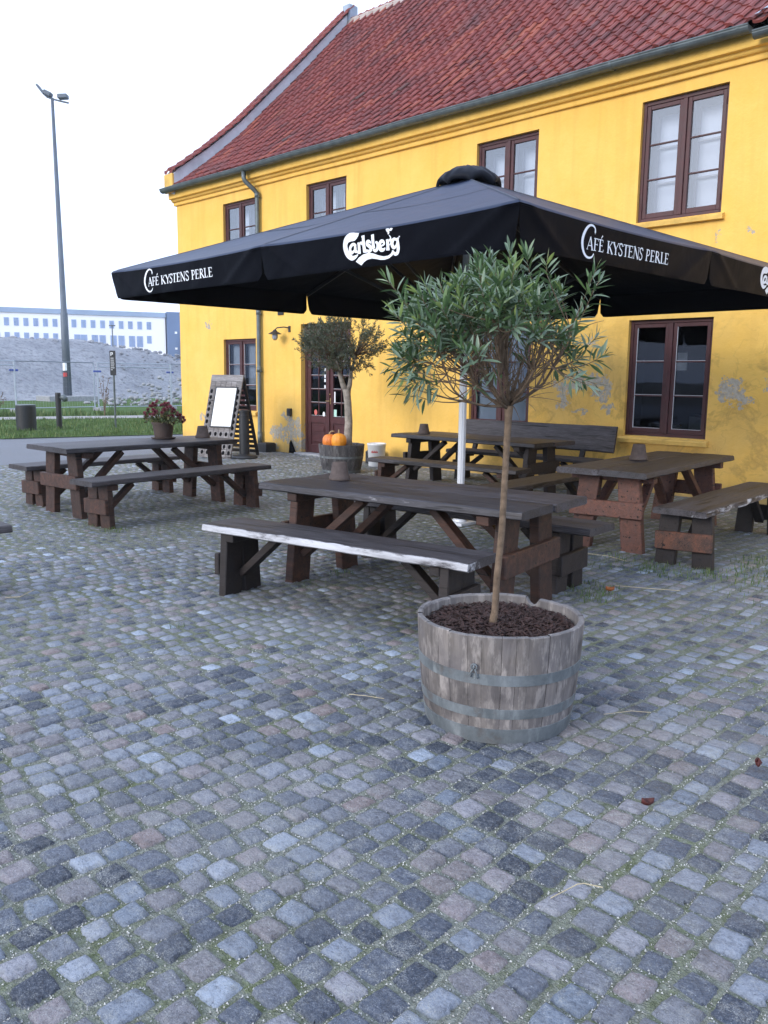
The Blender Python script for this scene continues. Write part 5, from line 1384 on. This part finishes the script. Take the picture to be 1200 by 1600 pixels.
# ---- lettering, drawn as strokes laid on the valance
def stroke_poly(pts, ws, sub=4):
    """smooth polyline with widths -> list of (left, right) pairs"""
    n = len(pts); P = []; W = []
    if n == 2: P = [pts[0], pts[1]]; W = [ws[0], ws[-1]]
    else:
        for i in range(n - 1):
            p0, p1, p2, p3 = pts[max(0, i - 1)], pts[i], pts[i + 1], pts[min(n - 1, i + 2)]
            for k in range(sub):
                t = k / sub; f = lambda a, b, c, d: .5 * (2 * b + (c - a) * t + (2 * a - 5 * b + 4 * c - d) * t * t + (3 * b - a - 3 * c + d) * t ** 3)
                P.append((f(p0[0], p1[0], p2[0], p3[0]), f(p0[1], p1[1], p2[1], p3[1]))); W.append(ws[i] + (ws[i + 1] - ws[i]) * t)
        P.append(pts[-1]); W.append(ws[-1])
    out = []
    for i, (x, y) in enumerate(P):
        a = P[max(0, i - 1)]; b = P[min(len(P) - 1, i + 1)]; dx, dy = b[0] - a[0], b[1] - a[1]; L = math.hypot(dx, dy) or 1
        out.append(((x - dy / L * W[i] / 2, y + dx / L * W[i] / 2), (x + dy / L * W[i] / 2, y - dx / L * W[i] / 2)))
    return out
tn_, tk_ = .055, .135
GL_ = {
 'A': (.70, [([(.02, 0), (.34, 1.02)], tn_), ([(.33, 1.04), (.64, 0)], tk_), ([(.13, .34), (.54, .34)], tn_), ([(-.05, .02), (.13, .02)], .04), ([(.50, .02), (.78, .02)], .04)]),
 'F': (.54, [([(.14, 0), (.14, 1)], tk_), ([(.0, .975), (.50, .975)], .05), ([(.49, 1.0), (.51, .80)], .045), ([(.14, .52), (.42, .52)], .05), ([(.42, .60), (.42, .44)], .04), ([(.0, .02), (.30, .02)], .04)]),
 'E': (.60, [([(.14, 0), (.14, 1)], tk_), ([(.0, .975), (.50, .975)], .05), ([(.49, 1.0), (.51, .80)], .045), ([(.14, .52), (.42, .52)], .05), ([(.42, .60), (.42, .44)], .04), ([(.0, .025), (.53, .025)], .05), ([(.52, .0), (.56, .21)], .045)]),
 'K': (.70, [([(.14, 0), (.14, 1)], tk_), ([(.60, .98), (.18, .46)], tn_), ([(.26, .58), (.68, .0)], tk_), ([(.0, .98), (.28, .98)], .04), ([(.0, .02), (.28, .02)], .04), ([(.48, .98), (.70, .98)], .04), ([(.55, .02), (.80, .02)], .04)]),
 'Y': (.66, [([(.05, 1), (.36, .46)], tk_), ([(.66, 1), (.36, .46)], tn_), ([(.36, .50), (.36, 0)], tk_), ([(-.06, .98), (.18, .98)], .04), ([(.56, .98), (.76, .98)], .04), ([(.22, .02), (.50, .02)], .04)]),
 'S': (.50, [([(.43, .78), (.40, .93), (.25, 1.0), (.10, .93), (.06, .76), (.16, .60), (.32, .47), (.42, .30), (.38, .09), (.22, .0), (.07, .05), (.03, .24)], .085)]),
 'T': (.60, [([(.30, 0), (.30, 1)], tk_), ([(.0, .975), (.60, .975)], .05), ([(.02, 1.0), (.0, .80)], .045), ([(.58, 1.0), (.60, .80)], .045), ([(.16, .02), (.44, .02)], .04)]),
 'N': (.74, [([(.10, 0), (.10, 1)], tn_), ([(.08, 1.02), (.64, -.02)], tk_), ([(.64, 0), (.64, 1)], tn_), ([(-.02, .02), (.22, .02)], .04), ([(-.04, .98), (.14, .98)], .04), ([(.52, .98), (.76, .98)], .04)]),
 'P': (.55, [([(.14, 0), (.14, 1)], tk_), ([(.04, .97), (.30, .97), (.46, .87), (.48, .68), (.36, .50), (.16, .47)], .075), ([(.0, .02), (.30, .02)], .04), ([(.0, .98), (.16, .98)], .04)]),
 'R': (.66, [([(.14, 0), (.14, 1)], tk_), ([(.04, .97), (.30, .97), (.44, .87), (.46, .70), (.34, .53), (.16, .50)], .075), ([(.28, .54), (.64, .0)], tk_), ([(.0, .02), (.28, .02)], .04), ([(.54, .02), (.74, .02)], .04)]),
 'L': (.54, [([(.14, 0), (.14, 1)], tk_), ([(.0, .025), (.48, .025)], .05), ([(.47, .0), (.52, .22)], .045), ([(.0, .98), (.28, .98)], .04)]),
}
def put_strokes(polys, side, off0=.0035):
    """polys: list of outlines (pairs or polygons) in (w, z) metres"""
    mb = MB(); k = 0
    for kind, dat in polys:
        e = off0 + .00025 * (k % 12); k += 1
        if kind == 'pairs':
            L = []
            for i in range(len(dat)):
                L.append(dat[i])
                if i + 1 < len(dat) and len(dat) == 2:
                    for q in (.25, .5, .75): L.append(tuple((dat[i][j][0] * (1 - q) + dat[i + 1][j][0] * q, dat[i][j][1] * (1 - q) + dat[i + 1][j][1] * q) for j in (0, 1)))
            mb.grid([[val_point(side, p[0], p[1], e) for p in pr] for pr in L])
        else:
            tri = tessellate_polygon([[Vector((x, y, 0)) for x, y in dat]])
            mb.add([val_point(side, x, y, e) for x, y in dat], [tuple(t) for t in tri])
    return mb
def cafe(side):
    polys = []
    cap = .078
    words = ['AFe', 'KYSTENS', 'PERLE']; gap = .05; spc = .34
    tot = sum(GL_[c.upper()][0] + gap for w in words for c in w) + spc * 2
    u0, u1 = -1.795, -.700; sx = (u1 - u0) / tot; x = 0
    base = lambda u: 2.338 + .010 * (u - u0) / (u1 - u0)
    for w in words:
        for c in w:
            wd, st = GL_[c.upper()]
            for (pts, wv) in st:
                k = .5 * (sx + cap)
                # work in metres so stroke widths stay even
                P = [(u0 + (x + px) * sx, base(u0 + x * sx) + py * cap) for px, py in pts]
                polys.append(('pairs', stroke_poly(P, [wv * k * 1.12] * len(P))))
            if c == 'e':
                P = [(u0 + (x + .24) * sx, base(u0) + 1.10 * cap), (u0 + (x + .40) * sx, base(u0) + 1.34 * cap)]; polys.append(('pairs', stroke_poly(P, [.005, .011])))
            x += wd + gap
        x += spc
    C = [(.80, .80), (.78, .92), (.64, .99), (.46, .98), (.27, .86), (.12, .64), (.08, .42), (.16, .20), (.34, .05), (.55, .01), (.72, .06), (.80, .16)]
    Wc = [.018, .012, .012, .015, .022, .027, .027, .022, .016, .013, .011, .008]
    P = [(-1.872 + px * .20, 2.286 + py * .205) for px, py in C]
    polys.append(('pairs', stroke_poly(P, Wc)))
    polys.append(('pairs', stroke_poly([(-1.716, 2.478), (-1.712, 2.440)], [.012, .004])))
    o = put_strokes(polys, side).build('lettering', M['lettering'], umb); return o
def carls(side):
    def X(x, y):
        u = .73254047 + 9.573e-4 * x - 9.225e-8 * y + 1.2137e-8 * x * y - 8.892e-8 * x * x
        z = 2.65383608 - 1.15616e-4 * x - 6.013047e-4 * y + 5.74424e-8 * x * y + 8.9396e-9 * x * x
        return u, z
    polys = []
    def S(pts, w):
        if not isinstance(w, list): w = [w] * len(pts)
        k = 8.4e-4
        polys.append(('pairs', stroke_poly([X(*p) for p in pts], [q * k for q in w], 5)))
    def Pg(pts): polys.append(('poly', [X(*p) for p in pts]))
    # C
    S([(452, 192), (405, 222), (352, 232), (312, 262), (293, 320), (300, 385), (328, 440), (370, 474), (410, 460), (440, 432)], [14, 66, 70, 62, 54, 52, 50, 40, 26, 8])
    Pg([(462, 180), (330, 194), (322, 214), (400, 262)])
    S([(424, 330), (400, 314), (372, 322), (352, 355), (352, 395), (372, 412), (396, 392), (412, 360)], [14, 24, 28, 32, 32, 28, 20, 16])
    S([(410, 312), (412, 360), (414, 392), (438, 400)], [22, 32, 32, 16])
    S([(456, 300), (458, 360), (458, 412)], [30, 32, 34]); S([(438, 414), (474, 412)], 16); S([(440, 304), (462, 300)], 14); S([(462, 330), (474, 300), (492, 302), (494, 322)], [12, 20, 26, 12])
    S([(510, 218), (512, 300), (520, 392)], [32, 32, 38]); S([(490, 226), (526, 216)], 14); S([(504, 398), (545, 396)], 18)
    S([(596, 300), (578, 278), (556, 284), (552, 310), (574, 332), (592, 352), (588, 382), (562, 394), (540, 378)], [12, 22, 28, 30, 32, 32, 28, 24, 14])
    S([(616, 204), (617, 300), (622, 362)], [32, 32, 34]); S([(600, 212), (632, 202)], 12)
    S([(612, 374), (640, 386), (662, 366), (670, 325), (660, 292), (642, 290)], [16, 26, 30, 30, 24, 12])
    S([(700, 336), (744, 312), (738, 282), (716, 274), (696, 300), (690, 340), (708, 374), (738, 376), (758, 352)], [10, 16, 24, 26, 34, 36, 34, 24, 10])
    S([(786, 262), (788, 320), (790, 368)], [30, 32, 34]); S([(770, 372), (808, 370)], 16); S([(770, 268), (792, 260)], 14); S([(794, 300), (806, 266), (824, 262)], [12, 20, 22])
    S([(800, 330), (822, 300), (830, 255), (822, 225), (808, 205)], [6, 9, 11, 10, 6])
    for (cx, cy, r) in ((786, 142, 14), (800, 138, 13), (798, 156, 14), (812, 146, 12), (786, 160, 10), (800, 172, 12), (798, 188, 9), (830, 134, 13), (842, 130, 9), (832, 148, 8)):
        Pg([(cx + r * math.cos(k * PI / 4 + .3), cy + r * math.sin(k * PI / 4 + .3)) for k in range(8)])
    S([(896, 262), (868, 250), (846, 276), (840, 318), (856, 348), (880, 338), (896, 300)], [14, 24, 32, 34, 30, 20, 14])
    S([(904, 238), (906, 300), (908, 365), (896, 412), (866, 424), (846, 396), (838, 384)], [22, 32, 34, 30, 26, 20, 8]); S([(896, 250), (922, 236)], 12)
    Pg([(929 + 8 * math.cos(k * PI / 4), 222 + 8 * math.sin(k * PI / 4)) for k in range(8)])
    top = [(414, 516), (450, 470), (500, 432), (560, 412), (620, 420), (680, 442), (740, 454), (790, 444), (822, 420), (842, 384)]
    bot = [(474, 560), (505, 522), (545, 492), (600, 478), (650, 484), (700, 494), (750, 492), (800, 474), (838, 442), (860, 404)]
    polys.append(('pairs', [(X(*a), X(*b)) for a, b in zip(top, bot)]))
    put_strokes(polys, side).build('logo_lettering', M['lettering'], umb)
for s_ in (0, 1): cafe(s_); carls(s_)

# ------------------------------------------------------------------ far left: street things, site fence, mound, building, mast
def street():
    R_ = root('litter_bin', 'dark round litter bin on the grass left of the bollard', 'litter bin', (-22.85, 9.38, 0))
    b = MB(); b.lathe([(.24, -.01), (.255, .01), (.262, .64), (.25, .66)], 28); b.build('body', M['iron'], R_)
    b = MB(); b.lathe([(.25, .66), (.265, .665), (.265, .69), (.20, .70), (.0, .705)], 28, capt=False); b.build('lid', M['zinc'], R_)
    R_ = root('bollard_lamp', 'black bollard lamp with a side head on the grass near the bin', 'bollard lamp', (-23.19, 10.45, 0))
    b = MB(); b.lathe([(.075, -.01), (.078, .02), (.078, .96), (.07, 1.0), (.0, 1.0)], 20, capt=False); b.build('post', M['iron'], R_)
    b = MB(); q = CRh; b.tube([q * .06 + Vector((0, 0, .86)), q * .14 + Vector((0, 0, .88)), q * .20 + Vector((0, 0, .82)), q * .22 + Vector((0, 0, .76))], [.05, .085, .09, .05], 12); b.build('lamp_head', M['zinc'], R_, smooth=True)
    R_ = root('sign_post', 'thin grey sign post with a narrow black plate on the grass', 'sign post', (-22.6, 11.86, 0), math.atan2(CRh.y, CRh.x))
    b = MB(); b.tube([(0, 0, -.02), (0, 0, 2.15)], .028, 12); b.build('post', M['zinc'], R_)
    b = MB(); b.bbox(-.085, .085, -.045, -.03, 1.50, 2.20, .006); pl = b.build('plate', M['iron'], R_)
    b = MB(); rnd = random.Random(5)
    b.box(-.055, -.035, -.048, -.0455, 2.05, 2.15); b.box(-.035, -.005, -.048, -.0455, 2.13, 2.15); b.box(-.035, -.005, -.048, -.0455, 2.09, 2.105); b.box(-.005, .012, -.048, -.0455, 2.09, 2.15)
    for k in range(7): z = 1.98 - k * .055; b.box(-.06, -.06 + rnd.uniform(.05, .11), -.048, -.0455, z, z + .014)
    b.build('white_marks', M['lettering'], pl)
    # dry stalks
    for (x, y, n, h, lab) in ((-29.2, 14.9, 5, 1.4, 'tall dry weed beside the sign post'), (-31.5, 11.9, 6, .75, 'dark dry weed at the left edge of the verge')):
        mb = MB(); rnd = random.Random(n)
        for _ in range(n):
            dx, dy = rnd.uniform(-.35, .35), rnd.uniform(-.35, .35); hh = h * rnd.uniform(.7, 1.1); mb.tube([(x, y, 0), (x + dx * .3, y + dy * .3, hh * .5), (x + dx, y + dy, hh)], [.012, .009, .006], 5)
            for k in range(14): t = rnd.uniform(.45, 1); leaf_geo(mb, Vector((x + dx * t, y + dy * t, hh * t)), rdir(rnd), rdir(rnd), .10, .03, .1, .5)
        tag(mb.build('dry_weed', M['bark']), lab, 'weed', 'dry weeds on the verge')
street()
def fence():
    x0 = -33.8; n = 1; y = 10.0
    while y < 22:
        yy = y; w = 3.45
        sk = .25 * math.sin(n * 2.3); R_ = root('site_fence_panel', ['', 'mesh fence panel cut off by the left edge of the photo', 'mesh fence panel standing in front of the tall lamp mast', 'mesh fence panel behind the thin sign post', 'mesh fence panel disappearing behind the yellow house corner'][n], 'site fence', (x0, yy, 0), 0, 'mesh fence panels round the building site')
        f = MB(); H_ = 2.02
        a, b = Vector((0, 0, 0)), Vector((sk, w, 0))
        U = lambda t, z: a.lerp(b, t) + Vector((0, 0, z))
        for t in (0, 1): f.tube([U(t, -.0), U(t, H_)], .03, 6)
        for z in (H_, .16, 1.86 if n % 2 else H_ - .0): f.tube([U(0, z), U(1, z)], .020, 6)
        f.build('frame', M['fence_m'], R_)
        m = MB(); k = 0
        nvert = 30
        for k in range(1, nvert): m.tube([U(k / nvert, .16), U(k / nvert, H_)], .0022, 3, cap=False)
        for k in range(1, 9): m.tube([U(0, .16 + k * .21), U(1, .16 + k * .21)], .0022, 3, cap=False)
        m.build('mesh', M['fence_m'], R_)
        c = MB(); c.bbox(-.03, .03, -.18, .16, 1.62, 1.70, .005); c.build('clip', M['blue_clip'], R_)
        ft = MB(); ft.bbox(-.35, .35, -.11, .11, -.01, .13, .02); ft.build('foot_block', M['concrete'], R_)
        y += w + .05; n += 1
fence()
def mound():
    xs = [-40 - k * .9 for k in range(62)]; ys = [-14 + k * 1.0 for k in range(84)]; P = []
    for x in xs:
        r = []
        for y in ys:
            d = -x - 49.5 - 2.5 * mnoise.noise(Vector((y * .07, 1, 0))) + (y - 20) * -.10; rise = max(0, min(1, d / 11)); rise = rise * rise * (3 - 2 * rise)
            fall = max(0, min(1, (y - 30.5) / 12)); top = 4.0 * (1 - .30 * fall - .5 * max(0, min(1, (y - 36) / 12))) + .25 * mnoise.noise(Vector((x * .12, y * .16, 2)))
            z = -.05 + rise * top + rise * (1.1 * abs(mnoise.noise(Vector((x * .22, y * .22, 0)))) * .35 + .20 * mnoise.noise(Vector((x * .7, y * .7, 1))) + .12 * mnoise.noise(Vector((x * 1.9, y * 1.9, 3))))
            if -x > 85: z *= max(0, 1 - (-x - 85) / 10)
            r.append((x, y, z))
        P.append(r)
    mb = MB(); mb.grid(P); o = mb.build('sand_mound', M['mound'], smooth=True); tag(o, kind='structure')
    mb = MB(); rnd = random.Random(8)
    def rock(c, r):
        v = []; n = 6
        mb.lathe([(r * .5, -r * .5), (r * rnd.uniform(.8, 1.1), 0), (r * rnd.uniform(.5, .9), r * .6), (r * .2, r * .8)], n, tuple(c), tint=rnd.random(), jit=.5)
    for _ in range(230):
        x = -37.5 - rnd.random() * 5; y = 20.5 + rnd.random() ** .8 * 7; rock((x, y, (1 - abs(x + 40) / 3.2) * rnd.random() * 1.5 * min(1, (y - 20.3) / 2.5)), rnd.uniform(.05, .17))
    tag(mb.build('rubble_heap', M['concrete']), 'pale heap of broken rubble behind the fence by the house corner', 'rubble', kind='stuff')
    mb = MB()
    for _ in range(900):
        x = -49 - rnd.random() * 20; y = 12 + rnd.random() * 32
        d = -x - 49.5 + (y - 20) * -.10; rise = max(0, min(1, d / 11)); rise = rise * rise * (3 - 2 * rise)
        rock((x, y, rise * 4.0 * (1 - .3 * max(0, min(1, (y - 30.5) / 12))) + .02), rnd.uniform(.04, .13) * (.6 + rise))
    tag(mb.build('loose_rubble', M['mound']), 'loose stones strewn over the grey sand mound', 'rubble', kind='stuff')
mound()
def mast():
    R_ = root('floodlight_mast', 'very tall tapering floodlight mast with two lamps against the sky', 'lamp mast', (-47.5, 22.0, 0))
    lean = Vector((.0, 0, 0)); b = MB(); b.tube([(0, 0, .1), (0, 0, 5.0), (0, 0, 5.05), (-.05, -.05, 16.6)], [.25, .20, .17, .08], 14); b.build('pole', M['mast'], R_, smooth=True)
    b = MB(); b.bbox(-.9, .9, -1.5, 1.5, -.05, .30, .03); b.build('foundation', M['concrete'], R_)
    u = CRh; T_ = Vector((-.05, -.05, 16.55))
    b = MB(); b.tube([T_ - u * .55 + Vector((0, 0, .35)), T_ - u * .28 + Vector((0, 0, .10)), T_ + Vector((0, 0, .0)), T_ + u * .5 + Vector((0, 0, -.12)), T_ + u * .9 + Vector((0, 0, -.20))], .05, 6); b.build('crossarm', M['mast'], R_)
    Q = Matrix.Translation(T_) @ Matrix.Rotation(math.atan2(u.y, u.x), 4, 'Z')
    b = MB(); b.bbox(-.32, .32, -.2, .2, -.05, .06, .03, mat=Q @ Matrix.Translation((-.60, 0, .46)) @ Matrix.Rotation(math.radians(52), 4, 'Y')); b.bbox(-.42, .05, -.2, .2, -.10, .16, .05, mat=Q @ Matrix.Translation((-.08, 0, .16)) @ Matrix.Rotation(math.radians(24), 4, 'Y')); b.build('floodlight', M['mast'], R_)
    b = MB(); b.bbox(-.27, .27, -.2, .2, -.12, .12, .04, mat=Q @ Matrix.Translation((.60, 0, .12)) @ Matrix.Rotation(math.radians(-3), 4, 'Y')); b.build('floodlight', M['mast'], R_)
    v = -CFh
    b = MB(); b.bbox(-.12, .12, -.08, .08, -.22, .22, .02, mat=Matrix.Translation(v * .27 + Vector((0, 0, 1.95)))); b.build('white_box', M['bwall'], R_)
    b = MB(); b.bbox(-.10, .10, -.08, .08, -.12, .12, .02, mat=Matrix.Translation(v * .27 + Vector((0, 0, 1.50)))); b.build('red_box', M['red_print'], R_)
mast()
def block():
    A = Vector((-177.1, 68.7, 0)); B = Vector((-163.5, 98.3, 0)); u = (B - A); Lw = u.length; u.normalize()
    nrm = Vector((u.y, -u.x, 0));
    if nrm.dot(-A) < 0: nrm = -nrm
    rz = math.atan2(u.y, u.x); R_ = root('white_office_block', 'long white block with rows of small blue windows beyond the sand mound', 'building', tuple(A), rz)
    fs = 1 if (Matrix.Rotation(rz, 3, 'Z') @ Vector((0, 1, 0))).dot(nrm) > 0 else -1       # which local y faces us
    F = lambda y: (min(0, -fs * y), max(0, -fs * y))
    b = MB(); b.box(-22, Lw, -fs * 14 if fs > 0 else 0, 0 if fs > 0 else 14, -1, 14.0); b.build('wall', M['bwall'], R_)
    b = MB(); b.box(-22.1, Lw + .1, (-14.1 if fs > 0 else -.25), (.25 if fs > 0 else 14.1), 14.0, 15.0); b.build('roof_band', M['bband'], R_)
    def px2l(px): return (px) / 250.0 * Lw
    def win(px, w, z0, z1):
        x = px2l(px); ww = w / 250 * Lw
        m = MB(); yo = fs * .02
        m.box(x - ww / 2, x + ww / 2, min(0, fs * .06), max(0, fs * .06), z0, z1); wi = m.build('window', M['bwin'], R_)
        g = MB(); y0, y1 = sorted((fs * .062, fs * .12)); g.box(x - .05, x + .05, y0, y1, z0 + .06, z1 - .06); g.box(x - ww / 2 + .02, x - .06, y0, y1, (z0 + z1) / 2 + .3, (z0 + z1) / 2 + .38); g.box(x + .06, x + ww / 2 - .02, y0, y1, (z0 + z1) / 2 + .3, (z0 + z1) / 2 + .38); g.build('glazing_bar', M['bband'], wi)
    cols = [8, 22, 36, 50.4, 64.5, 78.7, 92.8, 107, 121.6, 136, 150.7, 164.8, 179.5, 194, 208.8, 223.5]
    for c in cols: win(c, 7.2, 11.35, 12.95)
    for c in [-6, -20, -34, -48]: win(c, 7.2, 11.35, 12.95); win(c, 7.2, 8.4, 10.0)
    for c in cols[:7] + [223.5]: win(c, 7.2, 8.4, 10.0)
    for c in (111.5, 121.5, 138, 150, 167, 179.3, 196, 208.5): win(c, 9.6, 7.6, 9.9)
    R2 = root('slate_blue_block', 'dark slate blue building right of the white block', 'building', tuple(B + u * .3), rz)
    b = MB(); b.box(0, 14, -16 if fs > 0 else -.6, .6 if fs > 0 else 16, -1, 15.2); b.build('wall', M['bdark'], R2)
    for (x, z) in ((1.6, 10.6), (1.6, 7.2)):
        m = MB(); y0, y1 = sorted((fs * .6, fs * .68)); m.box(x, x + .5, y0, y1, z, z + .45); m.build('window', M['bwall'], R2)
    R3 = root('white_annex', 'small white annex with a thin chimney in front of the slate blue building', 'building', tuple(B + u * 3.0 + nrm * 6), rz)
    b = MB(); b.box(0, 8, 0, 4, -1, 10.4); b.build('wall', M['bwall'], R3); b = MB(); b.box(.3, .9, 1, 1.6, 10.4, 13.2); b.box(-.2, 1.5, .8, 1.8, 12.9, 13.2); b.build('chimney', M['bwall'], R3)
    # thin street lamp in front of the white block
    P = A.lerp(B, 163 / 250) + nrm * 6
    R4 = root('street_lamp', 'thin grey street lamp in front of the white block', 'street lamp', (P.x, P.y, 0))
    b = MB(); b.tube([(0, 0, 0), (0, 0, 11.5)], .13, 8); b.build('pole', M['mast'], R4); b = MB(); b.bbox(-.5, .5, -.5, .5, 11.5, 11.75, .05); b.build('lamp_head', M['mast'], R4)
block()

# ------------------------------------------------------------------ air between the square and the far buildings
def haze():
    mb = MB(); mb.box(-260, 40, -120, 190, -1.2, 30)
    t = NT('pale_air'); t.n.remove(t.p); v = t.node('ShaderNodeVolumePrincipled'); v.inputs['Color'].default_value = (.93, .96, 1, 1); v.inputs['Density'].default_value = .0006; v.inputs['Anisotropy'].default_value = .2
    t.l.new(v.outputs[0], t.out.inputs['Volume']); o = mb.build('haze', t.m); tag(o, kind='stuff', label='thin pale blue morning air in front of the far buildings', cat='haze')
haze()
